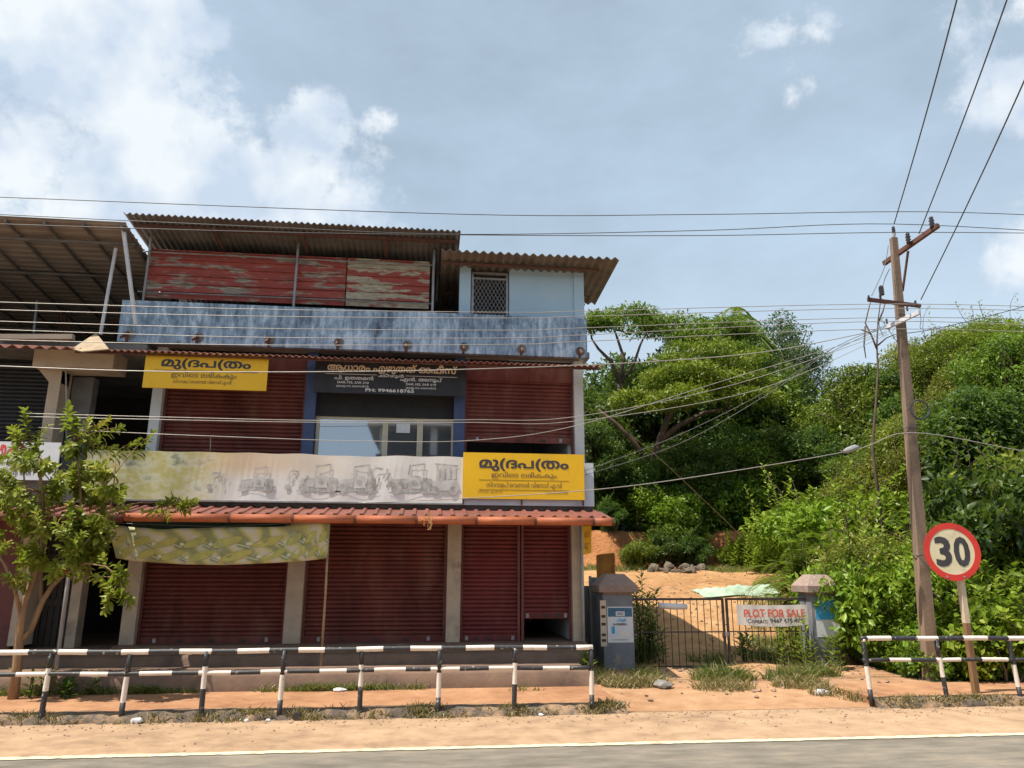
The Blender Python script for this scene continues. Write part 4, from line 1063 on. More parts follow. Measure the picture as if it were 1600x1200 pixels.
# ------------------------------------------------------------------ gate with pillars
def gate_pillar(label, pxl, pxr, pyb, ytop, Y, poster, group):
    xa, xb = fx(pxl, 980, Y), fx(pxr, 980, Y); xm = (xa+xb)/2; w = xb-xa; zb = H(xm, Y)-.05; zt = fz((pxl+pxr)/2, ytop, Y)
    r = thing('gate_pillar', label, 'gate pillar', (xm, Y, zb), group)
    mb = MB(); n = 8; V = []; Fc = []; rq = random.Random(pxl)
    mb.box(xa, xb, Y, Y+w, zb, zt).build('shaft', M['gatepillar'], r)
    MB().box(xa+.012, xb-.012, Y+.012, Y+w-.012, zt, zt+.06).build('neck', M['cap'], r)
    o = .09; h0 = zt+.06
    V = [(xa-o, Y-o, h0), (xb+o, Y-o, h0), (xb+o, Y+w+o, h0), (xa-o, Y+w+o, h0), (xa-o, Y-o, h0+.13), (xb+o, Y-o, h0+.13), (xb+o, Y+w+o, h0+.13), (xa-o, Y+w+o, h0+.13)]
    i_ = w*.28; V += [(xa+i_-.05, Y+i_-.05, h0+.36), (xb-i_+.05, Y+i_-.05, h0+.36), (xb-i_+.05, Y+w-i_+.05, h0+.36), (xa+i_-.05, Y+w-i_+.05, h0+.36)]
    MB().add(V, [(0, 3, 2, 1), (0, 1, 5, 4), (1, 2, 6, 5), (2, 3, 7, 6), (3, 0, 4, 7), (4, 5, 9, 8), (5, 6, 10, 9), (6, 7, 11, 10), (7, 4, 8, 11), (8, 9, 10, 11)]).build('cap', M['cap'], r)
    MB().tube([(xm, Y+w/2, h0+.35), (xm, Y+w/2, h0+.47)], .012, 6).build('cap_rod', M['rust'], r)
    return r, xa, xb, zb, zt
YGT = 15.35
pl, xa, xb, zb, zt = gate_pillar('grey blue gate pillar with white poster beside the shop corner', 943, 990, 1045, 930, YGT, 1, 'pillars of the plot gate')
pr, xc, xd, zc, zd = gate_pillar('overgrown gate pillar with torn blue poster right of the gate', 1271, 1311, 1045, 930, YGT, 2, 'pillars of the plot gate')
def poster(name, label, xs, zs, Y, col=None):
    r = thing(name, label, 'poster', ((xs[0]+xs[1])/2, Y, zs[0]))
    MB().box(xs[0], xs[1], Y-.006, Y-.002, zs[0], zs[1]).build('paper', M['paper'], r); return r
q0, q1 = fx(949, 970, YGT), fx(989, 970, YGT); qz0, qz1 = fz(968, 1004, YGT), fz(968, 948, YGT); qh = qz1-qz0; qw = q1-q0
po = poster('wall_poster', 'white poster with dark blue header on the left gate pillar', (q0, q1), (qz0, qz1), YGT)
bx_ = lambda a, b, c, d, m, nm, k=0: MB().box(q0+a*qw, q0+b*qw, YGT-.009-.001*k, YGT-.0065, qz0+c*qh, qz0+d*qh).build(nm, M[m], po)
bx_(.03, .97, .72, .97, 'teal_print', 'header_print'); bx_(.33, .68, .74, .87, 'paper', 'header_panel', 2); bx_(.15, .28, .25, .45, 'blue_print', 'picture_print')
letter('lettering', po, [("കീഴൂർ", .36*qw, .72*qw, .56*qh, .68*qh, .03)], M['blue_print'], (q0, YGT-.006, qz0), (1, 0, 0), (0, 0, 1), (0, -1, 0))
letter('lettering', po, [("െപാതുേയാഗം", .22*qw, .76*qw, .46*qh, .54*qh, .015), ("2023", .38*qw, .62*qw, .77*qh, .84*qh, .02)], M['black_print'], (q0, YGT-.010, qz0), (1, 0, 0), (0, 0, 1), (0, -1, 0))
bx_(.45, .88, .17, .30, 'flex', 'faded_print'); bx_(.12, .85, .06, .10, 'grey_print', 'faded_print')
s0, s1 = fx(938, 970, YGT-.01), fx(947.5, 970, YGT-.01); sz0, sz1 = fz(943, 1010, YGT), fz(943, 938, YGT)
st = thing('paper_strip', 'torn brown paper strip pasted on the left edge of the gate pillar', 'poster', ((s0+s1)/2, YGT-.02, sz0))
MB().box(s0, s1, YGT-.02, YGT-.0125, sz0, sz1).build('paper', M['cream'], st)
for k, t in enumerate((.1, .22, .45, .62, .82)): MB().box(s0+.02, s1-.02, YGT-.0225, YGT-.0205, sz0+(sz1-sz0)*t, sz0+(sz1-sz0)*(t+.06)).build('print_mark', M['dark_iron'], st)
q0, q1 = fx(1275, 970, YGT), fx(1312, 970, YGT); qz0, qz1 = fz(1290, 1002, YGT), fz(1290, 937, YGT); qh = qz1-qz0; qw = q1-q0
pb = poster('wall_poster', 'torn poster with bright blue upper half on the right gate pillar', (q0, q1), (qz0+.1*qh, qz1), YGT)
MB().box(q0+.0, q1-.0, YGT-.010, YGT-.0065, qz0+.52*qh, qz1-.01).build('blue_print', M['blue_print'], pb)
# steel gate
YLf = YGT+.25
gt = thing('steel_gate', 'closed black steel bar gate with two leaves between the pillars', 'gate', (fx(1135, 1040, YLf), YLf, .12))
zt0 = (fz(1000, 934, YLf)+fz(1260, 938, YLf))/2; zb0 = (fz(1000, 1041, YLf)+fz(1260, 1041, YLf))/2; zm0 = fz(1135, 987, YLf)
for (a, b) in ((985, 1133.5), (1136.5, 1272)):
    x0, x1 = fx(a, 990, YLf), fx(b, 990, YLf)
    mb = MB(); mb.box(x0, x0+.045, YLf-.02, YLf+.02, zb0-.1, zt0+.02); mb.box(x1-.045, x1, YLf-.02, YLf+.02, zb0-.02, zt0+.02)
    for z in (zt0, zb0): mb.box(x0+.045, x1-.045, YLf-.02, YLf+.02, z-.022, z+.022)
    mb.box(x0+.045, x1-.045, YLf-.008, YLf+.008, zm0-.012, zm0+.012)
    lf = mb.build('leaf', M['dark_iron'], gt)
    nbar = 14
    for k in range(1, nbar):
        xx = x0+(x1-x0)*k/nbar
        MB().tube([(xx, YLf+.001, zb0), (xx, YLf+.001, zt0)], .0085, 6).build('bar', M['dark_iron'], lf)
lx = fx(1135, 990, YLf)
MB().box(lx-.1, lx-.03, YLf-.06, YLf-.022, zm0-.12, zm0-.02).build('latch', M['dark_iron'], gt)
MB().box(lx-.06, lx+.02, YLf-.075, YLf-.061, zm0-.07, zm0-.01).build('padlock', M['steel'], gt)
a, b = at(1029, 946, YLf-.05), at(1073, 948, YLf-.05)
tag(MB().tube([a, a+(b-a)*.5+np.array([0, 0, -.008]), b], [.055, .062, .055], 12).build('rolled_paper', M['plastic'], None, a, smooth=True), 'white rolled sheet tied along the top of the left gate leaf', 'roll')
# plot for sale banner
YPb = YLf-.06
x0, x1, z0, z1 = sign_frame([(1150, 944), (1269, 945), (1266, 977), (1153, 974)], YPb)
pb2 = thing('sale_banner', 'white banner reading PLOT FOR SALE tied on the right gate leaf', 'banner', ((x0+x1)/2, YPb, z0))
V = []; Fc = []; n = 24
for i in range(n+1):
    x = x0+(x1-x0)*i/n; s = -.05*math.sin(math.pi*i/n); y = YPb+.006*math.sin(i*1.1)
    V += [(x, y, z0+s), (x, y, z1+s*.3), (x, y+.004, z1+s*.3), (x, y+.004, z0+s)]
for i in range(n):
    for k in range(4): Fc.append((i*4+k, i*4+4+k, i*4+4+(k+1) % 4, i*4+(k+1) % 4))
Fc += [(0, 1, 2, 3), (n*4+3, n*4+2, n*4+1, n*4)]
MB().add(V, Fc).build('cloth', M['flex'], pb2)
W, Hh = x1-x0, z1-z0
put(pb2, 'lettering', [("PLOT FOR SALE", .09, .91, .42, .84, .03)], 'orange_print', x0, z0-.03, W, Hh, YPb-.008)
put(pb2, 'lettering', [("Contact: 9447 475 479", .13, .88, .13, .36, .015)], 'black_print', x0, z0-.03, W, Hh, YPb-.008)
# grey blue sheet and wall between shop and gate pillar
bs_ = thing('sheet_panel', 'upright grey blue metal sheet between shop corner and gate pillar', 'sheet', at(933, 1010, 16.2))
xa, xb = fx(925, 950, 16.2), fx(941, 950, 16.2)
MB().box(xa, xb, 16.2, 16.24, .1, fz(930, 902, 16.2)).build('panel', M['gatepillar'], bs_)
MB().box(xa-.05, xa-.004, 16.17, 16.24, .1, fz(930, 900, 16.2)).build('stile', M['steel'], bs_)
bw = thing('boundary_wall', 'low dark boundary wall behind the drain pipe at the shop corner', 'wall', (3.4, 16.4, .12))
MB().box(BX1+.05, xa+.02, 16.4, 16.6, .1, 1.7).build('masonry', M['concrete'], bw)

# ------------------------------------------------------------------ poles and wires
YPo = 13.3
pb_ = at(1449, 985, YPo); ptp = at(1396, 372, YPo)
zg = H(pb_[0], YPo)
d_ = (ptp-pb_)/np.linalg.norm(ptp-pb_); foot = pb_+d_*((zg-.3-pb_[2])/d_[2])
po = thing('electric_pole', 'tall weathered cement electric pole with crossarms beside the speed limit sign', 'electric pole', foot)
mb = MB(); a = foot; b = ptp
ax = np.array([1., 0, 0]); ay = np.array([0, 1., 0])
V = []
for p_, w in ((a, .118), (b, .062)):
    V += [p_+ax*i*w+ay*j*w*.8 for i, j in ((-1, -1), (1, -1), (1, 1), (-1, 1))]
mb.add(V, [(3, 2, 1, 0), (4, 5, 6, 7), (0, 1, 5, 4), (1, 2, 6, 5), (2, 3, 7, 6), (3, 0, 4, 7)]).build('shaft', M['concrete_pole'], po)
def along(py):
    t = (985-py)/(985-372.); return pb_+(ptp-pb_)*t
def insul(p, s=1.0, parent=po, ax_=(0, 0, 1)):
    pr_ = [(0, .02), (.03, .05), (.06, .03), (.09, .055), (.12, .03), (.15, .055), (.18, .03), (.21, .045), (.24, .02)]
    return MB().lathe(p, [(z*s, r_*s) for z, r_ in pr_], 10, axis=ax_).build('insulator', M['ceramic'], parent, smooth=True)
zc = along(398)[2]
near, far = atz(1467, 348, zc), atz(1380, 414, zc)
ctrp = along(398)
# keep the arm through the shaft, square it in depth
near = at(1466, 352, YPo-1.0); far = at(1381, 412, YPo+.35)
ca = MB().beam(far, near, .075, .09).build('crossarm', M['rust'], po)
MB().beam(at(1419, 392, YPo-.35), along(465)+np.array([.1, 0, 0]), .035, .035).build('brace', M['rust'], po)
insul(at(1457, 356, YPo-.9)); insul(at(1420, 381, YPo-.4)); 
MB().tube([along(372), at(1397, 364, YPo)], .035, 8).build('top_bracket', M['steel'], po)
insul(at(1397, 366, YPo), .75)
lt = MB().beam(at(1356, 468, YPo-.12), at(1438, 478, YPo-.12), .06, .07).build('lower_crossarm', M['rust'], po)
MB().beam(at(1385, 512, YPo+.1), at(1436, 488, YPo-.5), .06, .08).build('service_arm', M['steel_white'], po)
for px, py, s in ((1358, 470, .5), (1376, 468, .5), (1431, 478, .5), (1418, 486, .45), (1386, 506, .45)): insul(at(px, py, YPo-.14), s)
MB().lathe(at(1378, 461, YPo-.1), [(0, .05), (.16, .05), (.2, .03)], 8).build('arrester', M['ceramic'], po)
cl = along(662)
MB().tube([cl+np.array([.16+.19*math.sin(t*.4), -.12, .19*math.cos(t*.4)]) for t in range(17)], .018, 6).build('cable_coil', M['wire'], po)
for k, py in enumerate((690, 880)): MB().tube([along(py)+np.array([.13*math.cos(t), .12*math.sin(t), 0])*1.1 for t in np.linspace(0, 6.283, 9)], .01, 5).build('band', M['wire'], po)
def wire(label, pts, r=.0075, mat='wire', Ydef=12.9, name='overhead_wire', group='overhead wires', sag=True):
    P = [p if len(p) == 3 and isinstance(p, np.ndarray) else at(p[0], p[1], p[2] if len(p) > 2 else Ydef) for p in pts]
    # smooth the control points
    Q = []
    n = len(P)
    for i in range(n-1):
        p0, p1, p2, p3 = P[max(i-1, 0)], P[i], P[i+1], P[min(i+2, n-1)]
        for t in np.linspace(0, 1, 9)[:-1]:
            Q.append(.5*((2*p1)+(-p0+p2)*t+(2*p0-5*p1+4*p2-p3)*t*t+(-p0+3*p1-3*p2+p3)*t**3))
    Q.append(P[-1])
    mb = MB().tube(Q, r, 6); o = mb.build(name, M[mat], None, P[0], smooth=True)
    return tag(o, label, 'wire', group)
wire('topmost bare wire crossing above the roofs to the outer crossarm insulator', [(-150, 303), (0, 308), (730, 335), (1100, 335), (1457, 331), (1760, 343)])
wire('bare wire grazing the tin roof eaves and rising to the pole tip', [(-150, 327), (0, 335), (400, 354), (720, 366), (1100, 360), (1397, 350), (1760, 370)])
wire('bare wire just under the roof eaves ending at the middle crossarm insulator', [(-150, 344), (0, 350), (400, 362), (720, 367), (1100, 368), (1420, 363), (1760, 366)])
for i, (a, b, c, d_, e, f) in enumerate(((472, 483, 488, 486, 475, 480), (484, 494, 497, 494, 482, 486), (502, 513, 516, 512, 496, 500), (515, 527, 528, 523, 502, 513), (531, 539, 538, 533, 514, 522))):
    wire(['highest of five parallel wires crossing the blue parapet', 'second highest of five parallel wires crossing the blue parapet', 'middle one of five parallel wires crossing the blue parapet', 'second lowest of five parallel wires crossing the blue parapet', 'lowest of five parallel wires crossing the blue parapet'][i],
         [(-150, a-6), (0, a), (400, b), (800, c), (920, d_), (1398, e), (1760, f+4)], .0065, 'wire_pale')
wire('cable crossing the upper yellow signboard and the office board', [(-150, 567), (0, 572), (230, 580), (485, 581), (730, 577), (1000, 566), (1200, 549), (1390, 512)], .009, 'wire_pale')
wire('thin cable crossing the upper columns and shutters above another', [(40, 646), (270, 652), (500, 657), (730, 656), (900, 651), (1150, 600), (1385, 520)], .006, 'wire_pale')
wire('thin cable running close under another across the office window', [(40, 651), (270, 656), (500, 660), (730, 660), (900, 658), (1180, 610), (1388, 522)], .006, 'wire_pale')
wire('sagging cable across the lower part of the office window', [(60, 668), (200, 676), (400, 684), (560, 689), (740, 688), (900, 665), (1130, 595), (1385, 518)], .006, 'wire_pale')
wire('grey cable with a sleeve passing in front of the lower yellow signboard', [(560, 786), (720, 779), (930, 765), (1100, 743), (1330, 704), (1425, 676), (1600, 705), (1760, 730)], .008, 'wire_pale')
sl_ = at(1330, 704, 12.88)
tag(MB().tube([at(1318, 706, 12.88), at(1324, 704, 12.88), at(1337, 699, 12.88), at(1341, 698, 12.88)], [.03, .055, .055, .03], 8).build('cable_sleeve', M['steel'], None, sl_), 'grey joint sleeve on the long cable left of the pole', 'cable joint')
wire('service cable dropping from the pole to the shop corner', [(915, 735, 14.6), (1060, 680, 14.2), (1200, 610, 13.7), (1300, 545, 13.4), (1385, 508, 13.2)], .006, 'wire')
wire('second service cable sagging from the pole to the shop corner', [(915, 742, 14.6), (1060, 694, 14.2), (1190, 622, 13.7), (1290, 555, 13.4), (1385, 510, 13.2)], .006, 'wire')
wire('cable rising from the pole to the right edge over the bushes', [(1405, 522), (1470, 512), (1600, 479), (1760, 430)], .008)
wire('thin stay wire slanting down from the trees to the plot', [(975, 672, 20), (1040, 725, 21), (1180, 858, 23)], .007, 'bamboo')
def far_wire(label, a, px, py, zz, mid):
    e = atz(px, py, zz); P0 = a; ext = e+(e-a)*.9
    return wire(label, [P0, (P0+e)/2+np.array([0, 0, -.05]), e, ext+np.array([0, 0, .3])], .011, 'wire')
far_wire('leftmost of three wires climbing overhead from the pole', at(1397, 350, YPo), 1495, 0, 9.4, 0)
far_wire('middle of three wires climbing overhead from the pole', at(1436, 365, YPo-.7), 1575, -5, 9.4, 0)
far_wire('rightmost of three wires climbing overhead from the pole', at(1439, 468, YPo-.15), 1612, 100, 8.4, 0)
wire('short jumper wire hanging left of the pole top', [(1388, 384, YPo-.05), (1381, 420, YPo-.1), (1362, 462, YPo-.12)], .007)
wire('jumper wire looping beside the arrester on the pole', [(1390, 420, YPo-.05), (1380, 445, YPo-.1), (1373, 500, YPo-.1), (1380, 525, YPo-.1)], .007)
wire('jumper wire dropping from the right end of the lower crossarm', [(1437, 480, YPo-.12), (1439, 500, YPo-.12), (1440, 514, YPo-.12), (1470, 510, YPo-.1)], .006)
# props and pipes in front of the shops
def stick(name, label, cat, a, b, r, mat):
    o = MB().tube([a, (a+b)/2+np.array([.01, 0, 0]), b], r, 8).build(name, M[mat], None, a, smooth=True); return tag(o, label, cat)
stick('bamboo_prop', 'thin bamboo prop standing under the gutter before the middle shutter', 'pole', np.array([fx(501, 1046, 13.95), 13.95, .39]), at(514, 818, 13.9), .022, 'bamboo')
stick('steel_prop', 'leaning grey steel pipe behind the roadside tree', 'pole', np.array([fx(88, 1045, 13.9), 13.9, .39]), at(117, 815, 13.9), .035, 'pipe')
stick('antenna_rod', 'short thin rod standing behind the flex board', 'rod', at(327, 712, 14.9), at(329, 684, 14.9), .008, 'wire_pale')
stick('hanging_conduit', 'pale vertical conduit on the neighbour wall beside the column', 'pipe', at(104, 690, 15.1), at(102, 548, 15.1), .016, 'pipe')

# ------------------------------------------------------------------ vegetation
def unit(v): return v/(np.linalg.norm(v, axis=-1, keepdims=True)+1e-9)
def leaf_mesh(name, C, D, U, Ln, Wd, mat, rv=None, fold=.12):
    n = len(C); D = unit(D); S = unit(np.cross(D, U)); Nn = np.cross(S, D)
    Ln = np.broadcast_to(np.asarray(Ln, float), (n,))[:, None]; Wd = np.broadcast_to(np.asarray(Wd, float), (n,))[:, None]
    droop = -Nn*Ln*.10
    V = np.empty((n, 4, 3))
    V[:, 0] = C; V[:, 1] = C+D*Ln*.48+S*Wd/2+Nn*Wd*fold; V[:, 2] = C+D*Ln+droop; V[:, 3] = C+D*Ln*.48-S*Wd/2+Nn*Wd*fold
    V = V.reshape(-1, 3)
    i = np.arange(n)*4
    F_ = np.stack([np.stack([i, i+1, i+2], 1), np.stack([i, i+2, i+3], 1)], 1).reshape(-1, 3)
    me = bpy.data.meshes.new(name); me.vertices.add(len(V)); me.vertices.foreach_set('co', V.ravel())
    me.loops.add(F_.size); me.loops.foreach_set('vertex_index', F_.ravel().astype(np.int32))
    me.polygons.add(len(F_)); me.polygons.foreach_set('loop_start', np.arange(0, F_.size, 3, dtype=np.int32))
    me.update(calc_edges=True)
    a = me.attributes.new('rnd', 'FLOAT', 'FACE')
    rv = nrng.random(n) if rv is None else rv
    a.data.foreach_set('value', np.repeat(rv, 2).astype(np.float32))
    me.materials.append(mat); return me
def rdir(n, up=0.0):
    v = nrng.normal(size=(n, 3)); v = unit(v); v[:, 2] += up; return unit(v)
def clump_leaves(centres, radii, per, Ln, aspect, flat=1.0, up=.3, outward=None):
    C = []; D = []; U = []; R = []
    for c, r in zip(centres, radii):
        k = max(4, int(per*(r/np.mean(radii))**2))
        d = rdir(k, .15); rr_ = r*(.55+.45*nrng.random((k, 1)))
        p = c + d*rr_*np.array([1, 1, flat])
        C.append(p); D.append(unit(d*.6+rdir(k, 0)*.9+np.array([0, 0, -.15]))); U.append(unit(np.array([0, 0, 1.])*up+rdir(k)*.7+d*.5))
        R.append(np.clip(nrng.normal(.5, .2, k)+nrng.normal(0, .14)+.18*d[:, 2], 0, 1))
    C = np.concatenate(C); D = np.concatenate(D); U = np.concatenate(U); R = np.concatenate(R)
    L_ = Ln*(.6+.8*nrng.random(len(C))); return C, D, U, L_, L_*aspect, R
def stems_mesh(name, polys, mat):
    mb = MB()
    for pts, r0, r1 in polys:
        n = len(pts); mb.tube(pts, [r0+(r1-r0)*i/(n-1) for i in range(n)], 6)
    me = bpy.data.meshes.new(name); me.from_pydata(mb.v, [], mb.f); me.materials.append(mat)
    me.polygons.foreach_set('use_smooth', [True]*len(mb.f)); return me
def bend(a, b, k=.12, n=5):
    a = np.array(a, float); b = np.array(b, float); m = nrng.normal(size=3)*np.linalg.norm(b-a)*k
    return [a+(b-a)*t+m*math.sin(math.pi*t) for t in np.linspace(0, 1, n)]
def bush(R, Hh, nc, per, Ln, aspect, mat, lean=0, low=.1, bark='bark', flat=.85, shoots=16):
    cs = []; rs = []
    for k in range(nc):
        d = rdir(1, .35)[0]; rad = (.55+.45*nrng.random())
        c = np.array([d[0]*R*rad, d[1]*R*rad, Hh*(low+.5)+d[2]*Hh*.48*rad]); c[2] = max(c[2], Hh*low)
        cs.append(c); rs.append(R*nrng.choice([.13, .2, .28, .38]))
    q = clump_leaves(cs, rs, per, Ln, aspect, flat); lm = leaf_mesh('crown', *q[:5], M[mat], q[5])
    extra = []
    if shoots:
        A, B, Cc = [], [], []
        for k in range(shoots):
            d = rdir(1, .7)[0]; c0 = cs[nrng.integers(nc)]; ln = R*nrng.uniform(.35, .8); m_ = int(18*ln/R)+6
            tip = c0+(unit(d[None])[0]+np.array([0, 0, .5]))*ln; extra.append((bend(c0, tip, .1), .012, .004))
            for i in range(m_):
                f = .25+.75*i/m_; an = i*2.4; A.append(c0+(tip-c0)*f); B.append([math.cos(an), math.sin(an), .3+.5*f]); Cc.append(Ln*nrng.uniform(.8, 1.4))
        A = np.array(A); Cc = np.array(Cc)
        q = (np.concatenate([q[0], A]), np.concatenate([q[1], unit(np.array(B))]), np.concatenate([q[2], np.tile([0, 0, 1.], (len(A), 1))]), np.concatenate([q[3], Cc]), np.concatenate([q[4], Cc*aspect]), np.concatenate([q[5], np.clip(nrng.normal(.7, .15, len(A)), 0, 1)]))
        lm = leaf_mesh('crown', *q[:5], M[mat], q[5])
    st = extra+[(bend((nrng.normal()*.08*R, nrng.normal()*.08*R, -.3), cs[i], .1), .025*R+.015, .008) for i in range(0, nc, max(1, nc//9))]
    return stems_mesh('stem', st, M[bark]), lm, 'stem'
def tree(Hh, R, nc, per, Ln, aspect, mat, trunk_r, low=.35, bark='bark', flat=.7):
    cs = []; rs = []
    for k in range(nc):
        d = rdir(1, .2)[0]; rad = .5+.5*nrng.random()
        cs.append(np.array([d[0]*R*rad, d[1]*R*rad, Hh*(low+1)/2+d[2]*Hh*(1-low)/2*rad])); rs.append(R*(.20+.16*nrng.random()))
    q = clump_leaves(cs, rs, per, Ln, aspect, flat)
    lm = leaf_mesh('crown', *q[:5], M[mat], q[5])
    fork = np.array([nrng.normal()*.15, nrng.normal()*.15, Hh*low*.9])
    st = [(bend((0, 0, -.5), fork, .03), trunk_r, trunk_r*.7)]
    for i in range(0, nc, 2): st.append((bend(fork+np.array([0, 0, nrng.random()*Hh*.25]), cs[i], .12), trunk_r*.45, .02))
    return stems_mesh('trunk', st, M[bark]), lm, 'trunk'
def pinnate(R, nr, Ln, mat):
    C, D, U, polys = [], [], [], []
    for k in range(nr):
        d = rdir(1, .9)[0]; b = np.array([nrng.normal()*.2*R, nrng.normal()*.2*R, nrng.uniform(.1, .9)*R]); ln = R*nrng.uniform(.6, 1.1)
        P = [b+d*ln*t+np.array([0, 0, -.55*ln*t*t]) for t in np.linspace(0, 1, 6)]; polys.append((P, .010, .003))
        for i in range(2, 26):
            t = i/26; p = b+d*ln*t+np.array([0, 0, -.55*ln*t*t]); s_ = unit(np.cross(d, [0, 0, 1.])[None])[0]
            for sg in (-1, 1): C.append(p); D.append(s_*sg+d*.4+np.array([0, 0, -.2])); U.append([0, 0, 1.])
    C, D, U = np.array(C), np.array(D), np.array(U, float)
    rv = np.clip(np.repeat(nrng.normal(.5, .2, nr), 48)+nrng.normal(0, .08, len(C)), 0, 1)
    return stems_mesh('stem', polys+[(bend((0, 0, -.3), (0, 0, R), .05), .04, .02)], M['bark']), leaf_mesh('crown', C, D, U, Ln, Ln*.34, M[mat], rv), 'stem'
VAR = {
 'feather': [pinnate(1.5, 110, .17, 'leaf_bright'), pinnate(1.7, 120, .18, 'leaf_mid'), pinnate(1.5, 110, .16, 'leaf_olive')],
 'round': [bush(1.3, 1.9, 56, 150, .14, .5, 'leaf_mid'), bush(1.45, 1.7, 56, 150, .13, .5, 'leaf_bright')],
 'dark': [bush(1.4, 2.1, 56, 140, .15, .48, 'leaf_dark'), bush(1.2, 2.4, 52, 140, .16, .45, 'leaf_dark')],
 'olive': [bush(1.3, 2.0, 70, 190, .095, .42, 'leaf_olive'), bush(1.5, 2.3, 70, 190, .09, .45, 'leaf_olive')],
 'bright': [bush(1.3, 1.8, 54, 130, .17, .52, 'leaf_bright'), bush(1.2, 2.2, 54, 130, .16, .52, 'leaf_bright')],
 'broad': [bush(.95, 1.35, 44, 70, .17, .58, 'leaf_mid'), bush(1.0, 1.2, 44, 70, .15, .6, 'leaf_bright'), bush(.9, 1.2, 40, 60, .15, .55, 'leaf_olive'), bush(.9, 1.1, 30, 34, .24, .5, 'leaf_dark')],
 'tree_dark': [tree(6.5, 2.6, 70, 170, .2, .45, 'leaf_dark', .16), tree(7.2, 2.4, 70, 170, .19, .45, 'leaf_dark', .15)],
 'tree_mid': [tree(6.0, 2.5, 70, 170, .19, .45, 'leaf_mid', .14, low=.3)],
 'tree_grey': [tree(9.5, 2.3, 42, 120, .17, .42, 'leaf_grey', .15, low=.45), tree(10.5, 2.0, 38, 120, .17, .42, 'leaf_grey', .15, low=.5)],
 'tree_bright': [tree(6.2, 2.9, 70, 170, .15, .42, 'leaf_bright', .15, low=.4, flat=.45)],
}
def plant(name, label, cat, kind, x, y, s=1.0, group=None, sz=None, zoff=-.15, var=None):
    st, cr, tn = (VAR[kind][var if var is not None else nrng.integers(len(VAR[kind]))])
    r = thing(name, label, cat, (x, y, H(x, y)+zoff), group)
    r.rotation_euler = (0, 0, nrng.random()*6.28); r.scale = (s, s, sz or s)
    for me, nm in ((st, tn), (cr, 'crown')):
        o = bpy.data.objects.new(nm, me); COL.objects.link(o); o.parent = r
    return r
# shrubs covering the hillside: jittered scatter, denser near the camera
pts = []
def scatter(n, xr, yr, cond, dmin):
    k = 0; tries = 0
    while k < n and tries < n*60:
        tries += 1
        x = nrng.uniform(*xr); y = nrng.uniform(*yr)
        if not cond(x, y): continue
        dm = dmin(x, y)
        if any((x-a)**2+(y-b)**2 < dm*dm for a, b in pts): continue
        pts.append((x, y)); k += 1; yield x, y
xe = lambda y: 8.5+max(y-15.5, 0)*.42
hill_lab = {'feather': 'bush with arching feathery leaves on the overgrown hillside right of the plot', 'round': 'leafy mid green shrub on the overgrown hillside right of the plot', 'dark': 'dark glossy shrub on the overgrown hillside right of the plot',
            'olive': 'feathery olive green shrub on the overgrown hillside right of the plot', 'bright': 'bright green broad leaved shrub on the overgrown hillside right of the plot'}
for x, y in scatter(120, (8.8, 34), (14.6, 36), lambda x, y: x-xe(y) > (1.1 if y < 18 else .5) and x < 9+y*.82, lambda x, y: 1.15+.03*(y-14)):
    u = nrng.random()
    if y > 24: k = 'olive' if u < .42 else ('dark' if u < .52 else ('round' if u < .68 else ('feather' if u < .84 else 'bright')))
    else: k = 'bright' if u < .30 else ('feather' if u < .52 else ('round' if u < .70 else ('dark' if u < .82 else 'olive')))
    plant('hillside_shrub', hill_lab[k], 'shrub', k, x, y, nrng.uniform(.6, 1.3)*(1+.012*(y-14)), 'shrubs covering the hillside')
# lush low plants close behind the right railing
pts.clear()
for x, y in scatter(46, (8.4, 19), (13.1, 15.2), lambda x, y: x > 8.9+(y-13.1)*.35, lambda x, y: .52):
    plant('roadside_shrub', 'broad leaved plant in the thicket behind the right railing', 'shrub', 'broad', x, y, nrng.uniform(.75, 1.25)*(.55 if x < 9.9 else 1), 'plants behind the right railing')
for (px, Y, k, s, lab) in ((1368, 16.8, 'bright', .8, 'bright creeper covered bush leaning on the right gate pillar'), (1395, 15.5, 'round', 1.15, 'tall leafy bush just left of the electric pole'),
                      (1480, 15.8, 'feather', 1.1, 'feathery leaved bush right behind the speed limit sign'), (1560, 15.5, 'dark', 1.35, 'dark glossy bush at the right edge behind the speed limit sign'), (1630, 15.0, 'bright', 1.2, 'bright bush just beyond the right edge of the railing')):
    x = fx(px, 950, Y); plant('roadside_bush', lab, 'bush', k, x, Y, s, None, s*1.15)
for i, (px, Y_, k_, s_, lab) in enumerate(((1000, 28.6, 'round', .55, 'low green bush at the foot of the red bank beside the rubble'), (1085, 28.7, 'dark', .55, 'low dark bush at the foot of the red bank right of the rubble'), (1035, 28.9, 'dark', .6, 'low dark bush at the foot of the red bank behind the rubble'),
        (1150, 28.9, 'bright', .55, 'yellow green bush hiding the right end of the red bank'), (1190, 28.6, 'bright', .6, 'bright bush at the back right corner of the plot'), (1230, 28.0, 'feather', .6, 'feathery bush at the right edge of the plot'), (1065, 30.2, 'round', .9, 'leafy bush hanging over the middle of the red bank'), (955, 29.6, 'dark', .5, 'dark bush at the left end of the red bank'))):
    plant('bank_bush', lab, 'bush', k_, fx(px, 880, Y_), Y_, s_)
for i in range(26):
    y = nrng.uniform(30.8, 33.5); x = 3.2+i*.62+nrng.normal()*.2
    plant('bank_shrub', 'dark shrub growing along the top edge of the red bank', 'shrub', 'dark' if nrng.random() < .6 else 'round', x, y, nrng.uniform(.8, 1.3), 'shrubs along the bank top')
